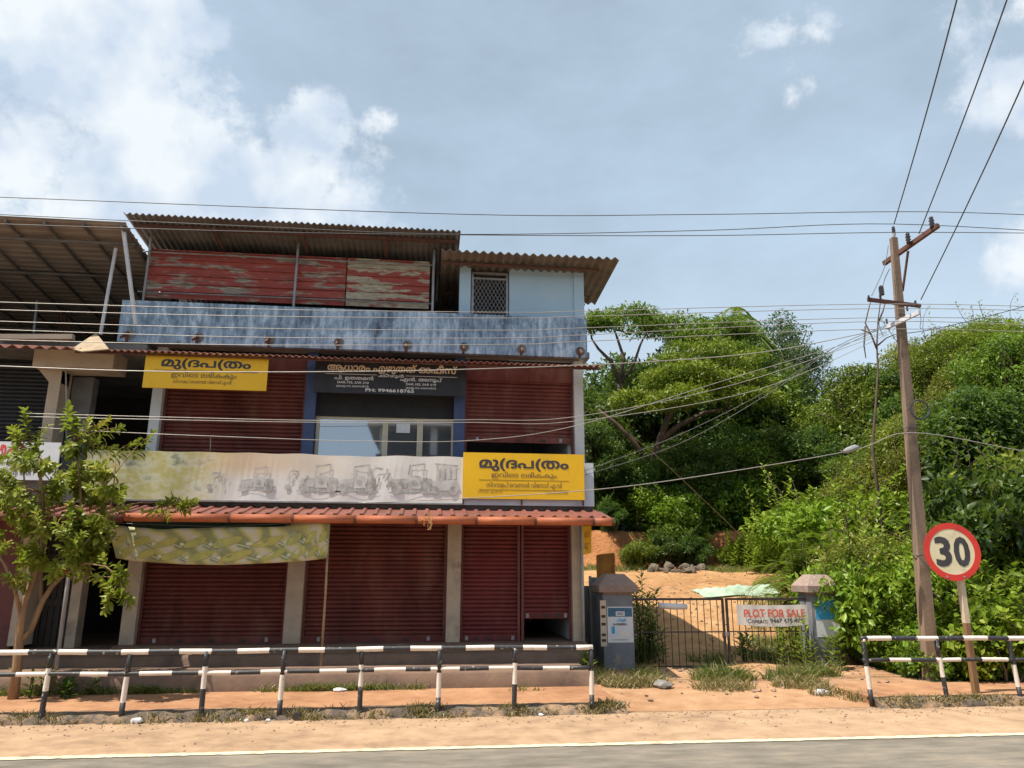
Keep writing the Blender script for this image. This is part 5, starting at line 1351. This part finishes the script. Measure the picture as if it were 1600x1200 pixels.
# dense trees on the bank behind the plot
for i, (px, Y, k, s) in enumerate(((925, 31.2, 'tree_dark', .95), (965, 33, 'tree_mid', .9), (1010, 31.6, 'tree_dark', .75), (1060, 32.5, 'tree_dark', .95), (1105, 31.4, 'tree_dark', .85),
                   (1150, 32.8, 'tree_dark', 1.1), (1195, 31.5, 'tree_mid', .95), (1235, 32.2, 'tree_dark', 1.05), (1270, 30.8, 'tree_dark', .9), (1300, 33, 'tree_mid', 1.0),
                   (890, 34, 'tree_dark', 1.1), (945, 36, 'tree_mid', 1.15), (1030, 37, 'tree_dark', 1.25), (1120, 37, 'tree_dark', 1.3), (1215, 36, 'tree_mid', 1.2), (1180, 39, 'tree_dark', 1.35), (990, 40, 'tree_dark', 1.3), (1075, 41, 'tree_mid', 1.4), (938, 41, 'tree_mid', 1.25), (968, 43, 'tree_dark', 1.3), (1005, 40, 'tree_mid', 1.15))):
    x = fx(px, 800, Y)
    plant('bank_tree', {'tree_dark': 'dense dark green tree on the red bank behind the plot', 'tree_mid': 'mid green leafy tree on the red bank behind the plot'}[k], 'tree', k, x, Y, s*(.72 if Y < 34 else (1.08 if px > 980 else .95)), 'trees on the bank behind the plot')
for i, (px, Y, s) in enumerate(((1172, 42, 1.12), (1205, 41, 1.2), (1236, 43, 1.15), (1255, 42, 1.0))):
    plant('tall_tree', 'tall airy grey green tree rising above the wood beside the palm', 'tree', 'tree_grey', fx(px, 700, Y), Y, s, 'tall airy trees on the skyline')
for i, (px, Y, k, s) in enumerate(((1345, 31, 'tree_mid', .8), (1395, 30, 'tree_dark', .65), (1490, 27, 'tree_mid', .62), (1560, 25, 'tree_bright', .62), (1600, 22, 'tree_mid', .7), (1530, 21, 'tree_dark', .6), (1325, 27, 'tree_mid', .5))):
    plant('hill_tree', ['rounded tree on the skyline left of the electric pole', 'small dark tree on the skyline right behind the electric pole', 'small tree on the hill skyline right of the electric pole', 'bright feathery tree high on the right hillside',
         'leafy tree at the right edge of the hillside', 'dark tree low on the right hillside above the speed limit sign', 'small tree on the hill flank above the gate'][i], 'tree', k, fx(px, 650, Y), Y, s)

# spreading rain trees with flat layered crowns
def lobe_tree(name, label, Y, limbs, lobes, per, Ln, mat, bark='bark'):
    root = at(*limbs[0][0][0][:2], Y); root[2] = H(root[0], root[1])-.3
    r = thing(name, label, 'tree', root)
    polys = []
    for pts_, r0, r1 in limbs:
        P = [at(p[0], p[1], Y+(p[2] if len(p) > 2 else 0)) for p in pts_]
        if pts_ is limbs[0][0]: P = [root]+P
        polys.append(([p-root for p in P], r0, r1))
    cs = []; rs = []
    for (px, py, rx, rz, dy) in lobes:
        c = at(px, py, Y+dy)-root; sc_ = (fx(px+10, py, Y+dy)-fx(px, py, Y+dy))/10
        n = int(10+rx*.35)
        for k in range(n):
            a = nrng.random()*6.28; q = math.sqrt(nrng.random())
            cs.append(c+np.array([math.cos(a)*q*rx*sc_, math.sin(a)*q*rx*sc_*.9, (1-q*q)*rz*sc_*.7+nrng.normal()*rz*sc_*.25])); rs.append(.45+.3*nrng.random())
        for k in range(5):
            t = cs[-1-nrng.integers(n)]; j = min(range(len(polys)), key=lambda m_: np.linalg.norm(polys[m_][0][-1]-t))
            polys.append((bend(polys[j][0][-1], t, .08), .05, .015))
    q = clump_leaves(cs, rs, per, Ln, .42, .42)
    o = bpy.data.objects.new('trunk', stems_mesh('trunk', polys, M[bark])); COL.objects.link(o); o.parent = r
    o = bpy.data.objects.new('crown', leaf_mesh('crown', *q[:5], M[mat], q[5])); COL.objects.link(o); o.parent = r
    return r
lobe_tree('rain_tree', 'spreading rain tree with flat bright green layers in front of the wood', 31.2,
    [([(1000, 800), (1003, 770), (1018, 735), (1030, 690), (1045, 650), (1060, 610)], .24, .12), ([(1030, 690), (1060, 665), (1100, 645), (1130, 640, -1)], .16, .06),
     ([(1018, 735), (990, 690), (960, 660), (935, 640)], .16, .05), ([(1060, 610), (1090, 590), (1130, 570)], .12, .05), ([(1045, 650), (1020, 620), (1005, 605)], .1, .04)],
    [(1090, 560, 62, 16, 0), (1150, 575, 55, 18, 1), (1030, 600, 45, 14, -1), (1115, 605, 45, 14, -2), (1000, 630, 36, 12, -1), (1170, 600, 35, 16, 2), (1075, 585, 40, 12, -2), (1055, 625, 40, 12, -3), (1185, 625, 34, 13, -1)], 95, .17, 'leaf_bright')
lobe_tree('rain_tree', 'far rain tree with an umbrella crown over bare reddish branches at the shop corner', 35,
    [([(945, 780), (962, 700), (972, 640), (968, 600)], .26, .13), ([(968, 600), (955, 565), (935, 545), (925, 530)], .12, .04), ([(968, 600), (975, 560), (965, 530), (960, 515)], .11, .04), ([(968, 600), (990, 570), (1000, 540), (1010, 518)], .1, .04), ([(972, 640), (1030, 590), (1080, 550), (1110, 530)], .12, .04)],
    [(975, 505, 62, 13, 0), (1020, 512, 40, 10, 1), (935, 512, 34, 10, -1), (1110, 520, 62, 16, 1), (1080, 535, 45, 12, 0), (1150, 535, 40, 14, 2), (1140, 555, 45, 12, 0)], 95, .18, 'leaf_mid')
# coconut palm
def palm(px, pyt, Y):
    top = at(px, pyt, Y); r0 = np.array([top[0]-.5, Y, H(top[0], Y)-.3])
    r = thing('coconut_palm', 'coconut palm with its frond head above the wood', 'palm', r0)
    o = bpy.data.objects.new('trunk', stems_mesh('trunk', [(bend((0, 0, 0), top-r0, .02, 8), .2, .12)], M['bark_pale'])); COL.objects.link(o); o.parent = r
    for k in range(15):
        a = k*2.4; el = nrng.uniform(.1, 1.2); Lf = nrng.uniform(2.6, 3.4); P = []
        for t in np.linspace(0, 1, 12): P.append(np.array([math.cos(a)*Lf*t*math.cos(el*.6), math.sin(a)*Lf*t*math.cos(el*.6), Lf*(t*math.sin(el)-1.05*t*t*.9)])+top-r0)
        P = np.array(P); C = []; D = []
        for i in range(1, 12):
            d = unit((P[i]-P[i-1])[None])[0]; s = unit(np.cross(d, [0, 0, 1.])[None])[0]
            for q in range(4):
                b = P[i-1]+(P[i]-P[i-1])*q/4
                for sg in (-1, 1): C.append(b); D.append(s*sg+d*.7+np.array([0, 0, -.45]))
        C = np.array(C); D = np.array(D)
        me = leaf_mesh('frond', C, D, np.tile([0, 0, 1.], (len(C), 1)), .75, .06, M['leaf_mid'])
        o = bpy.data.objects.new('frond', me); COL.objects.link(o); o.parent = r
palm(1130, 508, 40)
# thin bare tree beside the pole
bt = at(1365, 700, 20.5); bt[2] = H(bt[0], 20.5)-.2
r = thing('bare_sapling', 'thin leafless sapling with forked twigs just left of the electric pole', 'tree', bt)
pl_ = []
for pts_ in ([(1363, 700), (1368, 640), (1372, 580), (1370, 540), (1372, 500), (1376, 470)], [(1370, 545), (1362, 525), (1352, 505), (1358, 480), (1362, 465)], [(1371, 540), (1385, 528), (1400, 522)], [(1372, 505), (1380, 485), (1384, 470)], [(1352, 510), (1350, 540), (1353, 560)], [(1358, 520), (1345, 515)]):
    P = [at(a, b, 20.5)-bt for a, b in pts_]
    if pts_[0] == (1363, 700): P = [np.zeros(3)]+P
    pl_.append((P, .05 if len(P) > 5 else .03, .012))
o = bpy.data.objects.new('trunk', stems_mesh('trunk', pl_, M['bark'])); COL.objects.link(o); o.parent = r

# ------------------------------------------------------------------ roadside tree at left
YTr = 12.75
def full_leaf_mesh(name, C, D, U, Ln, Wd, mat, rv):
    """eight sided folded blade for leaves seen close up"""
    n = len(C); D = unit(D); S = unit(np.cross(D, U)); Nn = np.cross(S, D); Ln = Ln[:, None]; Wd = Wd[:, None]
    rows = [(0, 0, 0), (.25, .40, .05), (.55, .5, .04), (.85, .26, -.05), (1, 0, -.14)]
    V = [C]; 
    for t, w, z in rows[1:4]:
        V += [C+D*Ln*t+S*Wd*w+Nn*(Ln*z+Wd*.14), C+D*Ln*t+Nn*Ln*z, C+D*Ln*t-S*Wd*w+Nn*(Ln*z+Wd*.14)]
    V.append(C+D*Ln+Nn*Ln*-.14)
    V = np.stack(V, 1); k = V.shape[1]
    fs = [(0, 1, 2), (0, 2, 3), (1, 4, 5), (1, 5, 2), (2, 5, 6), (2, 6, 3), (4, 7, 8), (4, 8, 5), (5, 8, 9), (5, 9, 6), (7, 10, 8), (8, 10, 9)]
    F_ = (np.arange(n)[:, None, None]*k+np.array(fs)[None]).reshape(-1, 3); V = V.reshape(-1, 3)
    me = bpy.data.meshes.new(name); me.vertices.add(len(V)); me.vertices.foreach_set('co', V.ravel())
    me.loops.add(F_.size); me.loops.foreach_set('vertex_index', F_.ravel().astype(np.int32))
    me.polygons.add(len(F_)); me.polygons.foreach_set('loop_start', np.arange(0, F_.size, 3, dtype=np.int32))
    me.update(calc_edges=True); a = me.attributes.new('rnd', 'FLOAT', 'FACE'); a.data.foreach_set('value', np.repeat(rv, len(fs)).astype(np.float32))
    me.polygons.foreach_set('use_smooth', [True]*len(F_)); me.materials.append(mat); return me
base = atz(25, 1060, .128); base[1] = YTr; base[0] = fx(27, 1050, YTr)
rt_ = thing('roadside_tree', 'young leafy tree with forked orange brown trunk behind the railing at left', 'tree', base)
def T(px, py, dy=0): return at(px, py, YTr+dy)-base
limbs = [([np.zeros(3)-np.array([0, 0, .1]), T(27, 1040), T(31, 985), T(37, 945), T(52, 905), T(64, 870), T(69, 820, -.1), T(66, 770, -.2), T(60, 720, -.2)], .075, .02),
         ([T(31, 1000), T(48, 985, .1), T(66, 940, .1), T(82, 915, .1), T(105, 893, .1), T(120, 865, .0), T(128, 820, 0), T(125, 760, 0), T(118, 690, 0)], .05, .014),
         ([T(64, 945, .1), T(65, 900, .2), T(62, 850, .3), T(40, 790, .3), T(35, 700, .3)], .028, .01),
         ([T(34, 965), T(20, 910, -.2), T(6, 880, -.3), T(-20, 840, -.3)], .03, .012),
         ([T(120, 865, 0), T(150, 840, -.2), T(172, 800, -.3), T(180, 740, -.3)], .022, .008),
         ([T(105, 893, .1), T(135, 880, -.3), T(165, 885, -.5), T(190, 905, -.6)], .016, .006),
         ([T(128, 820, 0), T(170, 795, .2), T(220, 785, .3), T(290, 785, .4)], .018, .006)]
nodes_ = np.array([p for L_ in limbs for p in L_[0][3:]])
tips = [(38, 640, .2), (108, 635, 0), (20, 670, .3), (60, 690, .1), (118, 655, 0), (140, 655, -.2), (170, 655, -.1), (190, 668, .1), (240, 676, .3), (215, 690, .2), (100, 705, 0), (150, 690, 0), (180, 700, .1), (55, 735, -.2), (20, 760, -.3), (90, 750, -.3), (130, 745, .2),
        (150, 770, -.3), (175, 775, .2), (110, 785, -.4), (60, 800, -.4), (30, 815, -.2), (-10, 790, .2), (200, 795, .2), (250, 788, .3), (305, 786, .4), (275, 790, .4), (225, 800, .3), (140, 815, -.4), (95, 830, -.4), (170, 835, -.2), (50, 850, -.3), (10, 850, -.4), (120, 860, -.4), (160, 870, -.4), (185, 885, -.5),
        (5, 900, -.4), (30, 905, -.3), (60, 880, .1), (90, 880, -.3), (195, 910, -.6), (165, 955, -.6), (205, 945, -.6), (185, 925, -.5), (145, 900, -.4), (130, 725, .3), (75, 665, .2), (35, 720, .3), (-20, 720, .2), (-30, 850, 0), (160, 725, .3), (5, 735, .1)]
for k in range(88):
    a_, q_ = nrng.random()*6.28, math.sqrt(nrng.random()); tips.append((78+math.cos(a_)*q_*118, 790+math.sin(a_)*q_*105, nrng.uniform(-.8, .8)))
LC = []; LD = []; LU = []; LL = []; LR = []; twigs = []
for (px, py, dy) in tips:
    t = T(px, py, dy); dd = np.linalg.norm(nodes_-t, axis=1)+.5*np.maximum(0, nodes_[:, 2]-t[2]); s = nodes_[np.argmin(dd)]
    drop = py > 900
    tw = bend(s, t, .10, 6); twigs.append((tw, .011, .004))
    ln = min(.62, max(.3, np.linalg.norm(t-s))); dirv = unit((tw[-1]-tw[-2])[None])[0]
    if not drop: dirv = unit((dirv+np.array([0, 0, .4]))[None])[0]
    side = unit(np.cross(dirv, rdir(1)[0])[None])[0]; oth = np.cross(dirv, side)
    nl = int(nrng.integers(22, 36)); hue = nrng.normal(.42, .14)
    for i in range(nl):
        f = i/nl; ang = i*2.4+nrng.normal()*.2; o_ = side*math.cos(ang)+oth*math.sin(ang)
        LC.append(t-dirv*ln*(1-f)*.8); up_k = .15+.75*f
        LD.append(o_*(1.1-.5*f)+dirv*up_k+np.array([0, 0, -.35*(1-f)])); LU.append(dirv*.8+np.array([0, 0, .5])+nrng.normal(size=3)*.15)
        LL.append((.165-.05*f)*nrng.uniform(.75, 1.2)); LR.append(np.clip(hue+.25*f+nrng.normal()*.1, 0, 1 if nrng.random() < .03 else .9))
LL = np.array(LL)
me = full_leaf_mesh('crown', np.array(LC), np.array(LD), np.array(LU), LL, LL*.46, M['leaf_roadside'], np.array(LR))
o = bpy.data.objects.new('crown', me); COL.objects.link(o); o.parent = rt_
o = bpy.data.objects.new('trunk', stems_mesh('trunk', [(p, a, b) for p, a, b in limbs]+twigs, M['bark_pale'])); COL.objects.link(o); o.parent = rt_

# ------------------------------------------------------------------ grass, weeds, litter
def grass(name, label, spots, mat, hmin, hmax, curl=.5, zf=Hs):
    """spots: (x, y, radius x, radius y, blades)"""
    C = []; D = []; Hh = []
    for x, y, rx, ry, n in spots:
        a = nrng.random(n)*6.28; q = np.sqrt(nrng.random(n))
        gx = x+np.cos(a)*q*rx; gy = y+np.sin(a)*q*ry; z = zf(gx, gy)
        C.append(np.stack([gx, gy, z-.01], 1)); d = rdir(n, 1.4); d[:, 2] = np.abs(d[:, 2]); D.append(d); Hh.append((hmin+(hmax-hmin)*nrng.random(n))*(1.15-.5*q))
    C = np.concatenate(C); D = unit(np.concatenate(D)); Hh = np.concatenate(Hh)[:, None]; n = len(C)
    S = unit(np.cross(D, rdir(n)))*.007
    out = D.copy(); out[:, 2] = 0; out = unit(out)
    m_ = C+D*Hh*.55; t = C+D*Hh*.9+out*Hh*curl*.5-np.array([0, 0, 1.])*Hh*.12*curl
    V = np.stack([C-S, C+S, m_+S*.8, m_-S*.8, t], 1).reshape(-1, 3); i = np.arange(n)*5
    F_ = np.stack([np.stack([i, i+1, i+2], 1), np.stack([i, i+2, i+3], 1), np.stack([i+3, i+2, i+4], 1)], 1).reshape(-1, 3)
    me = bpy.data.meshes.new(name); me.vertices.add(len(V)); me.vertices.foreach_set('co', V.ravel())
    me.loops.add(F_.size); me.loops.foreach_set('vertex_index', F_.ravel().astype(np.int32))
    me.polygons.add(len(F_)); me.polygons.foreach_set('loop_start', np.arange(0, F_.size, 3, dtype=np.int32)); me.update(calc_edges=True)
    a = me.attributes.new('rnd', 'FLOAT', 'FACE'); a.data.foreach_set('value', np.repeat(nrng.random(n), 3).astype(np.float32)); me.materials.append(M[mat])
    o = link(bpy.data.objects.new(name, me)); return tag(o, label, 'grass', None, 'stuff')
def gp(px, py, z=.12): p = atz(px, py, z); return p[0], p[1]
sp_ = []
for px, py, n in ((60, 1068, 120), (110, 1070, 200), (180, 1076, 150), (240, 1076, 380), (255, 1072, 200), (300, 1078, 60), (430, 1078, 60), (490, 1074, 220), (520, 1076, 240), (560, 1077, 120), (590, 1077, 100), (640, 1078, 60), (820, 1080, 30)):
    x, y = gp(px, py); sp_.append((x, min(y, 13.1), .30, .06, int(n*1.6)))
grass('plinth_grass', 'low green weeds along the foot of the shop apron', sp_, 'grass', .07, .27)
sp_ = []
for k in range(70):
    x = nrng.uniform(-8, 2.9); sp_.append((x, 11.40+nrng.normal()*.05, .22, .06, int(nrng.integers(10, 60)*(1.6 if x > -3.6 else .7))))
for k in range(46):
    x = nrng.uniform(6.9, 14); sp_.append((x, 11.42+nrng.normal()*.04, .22, .07, int(nrng.integers(20, 70))))
grass('kerb_grass', 'sparse dry grass along the kerb edge', sp_, 'drygrass', .05, .17, .5, lambda gx, gy: np.interp(gy, [11.34, 11.38, 11.46, 11.6], [0, .06, .115, .13]))
sp_ = []
for px, py, rx, ry, n in ((985, 1072, .5, .3, 900), (950, 1066, .4, .3, 420), (1020, 1070, .3, .25, 420), (1130, 1075, .55, .32, 500), (1250, 1072, .5, .3, 600), (1290, 1080, .3, .2, 200), (920, 1068, .3, .15, 150), (1340, 1085, .3, .15, 100)):
    x, y = gp(px, py); sp_.append((x, y, rx, ry, n))
grass('verge_dry_grass', 'straw coloured grass clumps in front of the gate', sp_, 'drygrass', .10, .34)
sp_ = []
for px, py, rx, ry, n in ((1130, 1062, .6, .3, 900), (925, 1060, .35, .2, 260), (1235, 1062, .5, .3, 600), (1010, 1060, .3, .2, 240), (1280, 1055, .4, .3, 500)):
    x, y = gp(px, py); sp_.append((x, y, rx, ry, n))
for Y_, xa, xb, n, rr_ in ((16.6, 4.1, 5.0, 14, .25), (17.5, 4.2, 5.4, 12, .3), (16.3, 5.6, 6.6, 6, .2), (16.6, 7.2, 8.6, 20, .3), (18, 7.9, 9.4, 16, .35), (28.6, 5, 8.5, 20, .5), (28.0, 11, 14.5, 40, .6), (24, 11.2, 12.6, 14, .5), (20, 8.8, 10.4, 14, .4), (22, 9.8, 11.5, 14, .4)):
    for k in range(n): sp_.append((nrng.uniform(xa, xb), Y_+nrng.normal()*.3, rr_, rr_*.8, 60))
grass('plot_grass', 'green grass tufts around the gate and plot edges', sp_, 'grass', .15, .5)
# upright weeds with leaves
def weed(label, x, y, h, n, mat='leaf_bright', lf=.16, group=None, spread=.12):
    z = H(x, y); r = thing('leafy_weed', label, 'plant', (x, y, z), group); C = []; D = []; polys = []
    for k in range(n):
        b = np.array([nrng.normal()*spread, nrng.normal()*spread, -.03]); t = b+np.array([nrng.normal()*.1*h, nrng.normal()*.1*h, h*nrng.uniform(.7, 1.05)])
        p = bend(b, t, .04, 6); polys.append((p, .012, .004))
        for i in range(int(h*22)):
            f = .15+.85*i/(h*22); c = b+(t-b)*f; a = i*2.4
            C.append(c); D.append([math.cos(a), math.sin(a), .35+.4*f])
    C = np.array(C); D = np.array(D, float)
    o = bpy.data.objects.new('stem', stems_mesh('stem', polys, M['leaf_mid'])); COL.objects.link(o); o.parent = r
    o = bpy.data.objects.new('foliage', leaf_mesh('foliage', C, D, np.tile([0, 0, 1.], (len(C), 1)), lf*(.7+.6*nrng.random(len(C))), lf*.36, M[mat])); COL.objects.link(o); o.parent = r
weed('tall pale green weed standing behind the left end of the gate', fx(1008, 1000, 16.4), 16.4, 1.85, 7, 'leaf_bright', .2)
weed('dark leafy weed low behind the left gate leaf', fx(1015, 1030, 16.2), 16.2, .95, 9, 'leaf_mid', .2, None, .25)
weed('broad leaved weed growing through the middle of the gate', fx(1165, 1030, 16.0), 16.0, .62, 5, 'leaf_mid', .2)
weed('leafy weed hiding the right end of the gate bars', fx(1250, 1010, 16.1), 16.1, 1.1, 12, 'leaf_bright', .19, None, .3)
weed('leafy weed at the foot of the right gate pillar', fx(1290, 1050, 14.9), 14.9, .75, 10, 'leaf_mid', .18, None, .28)
weed('creeper shoots climbing over the cap of the right gate pillar', fx(1300, 1000, 15.75), 15.9, 2.0, 9, 'leaf_bright', .2, None, .22)
weed('green weed at the foot of the drain pipe by the shop corner', fx(920, 1060, 14.2), 14.2, .5, 8, 'leaf_mid', .16, None, .16)
weed('yellow green weed at the foot of the roadside tree', fx(62, 1050, 13.0), 13.0, .5, 8, 'leaf_olive', .13, None, .16)
weed('dark round leaved weed between railing post and tree', fx(105, 1075, 12.9), 12.9, .35, 9, 'leaf_dark', .18, None, .15)
for i, px in enumerate((1160, 1175, 1190, 1210, 1228)):
    Yw = 27.6; weed('upright yellow green weed along the back right corner of the plot', fx(px, 880, Yw), Yw+nrng.normal()*.4, nrng.uniform(1.0, 1.7), 6, 'leaf_bright', .22, 'weeds at the back of the plot', .25)
# stones and rubble
def rock(name, label, cat, p, s, mat, seed, group=None, sink=.3):
    r_ = np.random.default_rng(seed); import bmesh
    bm = bmesh.new(); bmesh.ops.create_icosphere(bm, subdivisions=2, radius=1)
    for v in bm.verts:
        k = 1+.22*math.sin(v.co.x*3+seed)+.18*math.sin(v.co.y*4+seed*2)+r_.normal()*.07
        v.co = Vector((v.co.x*s[0]*k, v.co.y*s[1]*k, v.co.z*s[2]*k+s[2]*(1-sink)))
    me = bpy.data.meshes.new(name); bm.to_mesh(me); bm.free(); me.materials.append(M[mat])
    o = link(bpy.data.objects.new(name, me), None, p); return tag(o, label, cat, group)
x, y = gp(1040, 1082, .05); rock('grey_stone', 'flat grey stone lying on the verge before the gate', 'stone', (x, y, H(x, y)), (.17, .12, .07), 'rock', 3)
x, y = gp(1285, 1088, .05); rock('pale_stone', 'pale stone at the right edge of the gate driveway', 'stone', (x, y, H(x, y)), (.10, .07, .05), 'plastic', 4)
x, y = gp(213, 1131, 0); rock('crumpled_plastic', 'crumpled white plastic bag at the kerb near the second railing post', 'litter', (x, y, .004), (.07, .05, .05), 'plastic', 5)
x, y = gp(97, 1133, 0)
for i, (px, py) in enumerate(((385, 1128), (425, 1122), (838, 1109))):
    x, y = gp(px, py, 0); rock('litter_scrap', 'small pale litter scrap on the road edge below the long railing', 'litter', (x, min(y, 11.3), .004), (.04, .03, .02), 'plastic', 20+i, 'litter scraps along the kerb')
x, y = gp(523, 1064, .4); rock('white_packet', 'white packet lying on the apron weeds before the middle shutter', 'litter', (x, 13.0, .13), (.12, .06, .03), 'plastic', 9)
M['rubble'] = pm('brown_rubble', (.16, .125, .09), (.09, .07, .05), 4, .9, .5, 10)
for i in range(14):
    x, y = fx(1062, 885, 27)+nrng.normal()*.55, 27.5+nrng.normal()*.3
    rock('rubble_stone', 'grey rubble stone in the heap at the back of the plot', 'stone', (x, y, H(x, y)+max(0, .32-abs(x-fx(1062, 885, 27))*.35-abs(y-27.5)*.5)*(i % 2)), tuple(nrng.uniform(.08, .26, 3)), 'rubble', 40+i, 'rubble heap on the plot', .75)
dp = gp(463, 1123, .03)
tag(MB().tube([(dp[0], 11.30, .055), (dp[0], 11.6, .055)], .055, 14).build('drain_outlet', M['dark_iron'], None, (dp[0], 11.30, .0)), 'black drain pipe mouth in the kerb face', 'drain pipe')
# pale green net heap on the plot
c0 = at(1150, 905, 23.5); n = 40; V = []; Fc = []; m_ = 10
for side in (0, 1):
    for j in range(m_+1):
        for i in range(n+1):
            u = i/n-.5; v = j/m_-.5; x = c0[0]+u*2.6; y = 23.5+v*1.1
            h = (.34*math.exp(-((v)/.24)**2)*(.45+.55*ss(-.5, .4, u))*(1-max(0, abs(u)-.42)*8)*.75+.03*math.sin(i*.45+j*.9)+.02*math.sin(i*1.1-j*1.7)) if abs(u) < .49 and abs(v) < .49 else 0
            V.append((x, y+.1*math.sin(u*7), H(x, y)+.03+max(h, 0)-side*.02))
n1 = (n+1)*(m_+1)
for j in range(m_):
    for i in range(n):
        a = j*(n+1)+i; Fc += [(a, a+1, a+n+2, a+n+1), (n1+a, n1+a+n+1, n1+a+n+2, n1+a+1)]
tag(MB().add(V, Fc).build('shade_net_heap', M['tarp'], None, (c0[0], 23.5, H(c0[0], 23.5)), smooth=True), 'crumpled pale green shade net lying in a ridge on the plot', 'net')
# loose gravel along the road edge, verge and plot
def gravel(name, label, spots, mat, smin, smax, zf):
    V, Fc = [], []; k = 0
    for x0_, x1_, y0_, y1_, n in spots:
        for i in range(n):
            x = nrng.uniform(x0_, x1_); y = y1_-(y1_-y0_)*nrng.random()**2; sz_ = nrng.uniform(smin, smax); z = zf(x, y)
            p = nrng.normal(size=(6, 3))*.18+np.array([(1, 0, .3), (-1, 0, .3), (0, 1, .3), (0, -1, .3), (0, 0, .9), (0, 0, -.3)])
            V += [tuple(np.array([x, y, z])+q*sz_) for q in p]
            Fc += [(k, k+2, k+4), (k+2, k+1, k+4), (k+1, k+3, k+4), (k+3, k, k+4), (k+2, k, k+5), (k+1, k+2, k+5), (k+3, k+1, k+5), (k, k+3, k+5)]; k += 6
    return tag(MB().add(V, Fc).build(name, M[mat]), label, 'gravel', None, 'stuff')
M['gravelm'] = pm('gravel', (.34, .23, .15), (.20, .14, .10), 7, .95, .3)
gravel('edge_gravel', 'loose gravel strewn along the kerb foot and shoulder', [(-9, 3, 10.6, 11.34, 420), (6.8, 14, 10.7, 11.32, 260), (2.8, 7.0, 10.3, 11.4, 160), (-9, 14, 9.6, 11.2, 120)], 'gravelm', .006, .022, lambda x, y: .004)
gravel('verge_gravel', 'small stones on the driveway and plot soil', [(3, 8.5, 12, 15.4, 260), (4.2, 10, 16, 24, 420), (5, 12, 22, 28.5, 260)], 'gravelm', .01, .05, H)
# straw hanging from the gutter
mb = MB(); g0 = at(668, 805, 13.62)
for k in range(16):
    a = g0+np.array([nrng.normal()*.06, 0, nrng.normal()*.03]); mb.tube(bend(a, a+np.array([nrng.normal()*.08, -.02, nrng.uniform(-.28, .08)]), .25, 4), .004, 4)
M['straw'] = pm('straw', (.55, .32, .14), (.45, .25, .10), 5, .8, 0)
tag(mb.build('straw_tuft', M['straw'], None, g0), 'tuft of dry straw hanging off the orange gutter', 'straw', None, 'stuff')
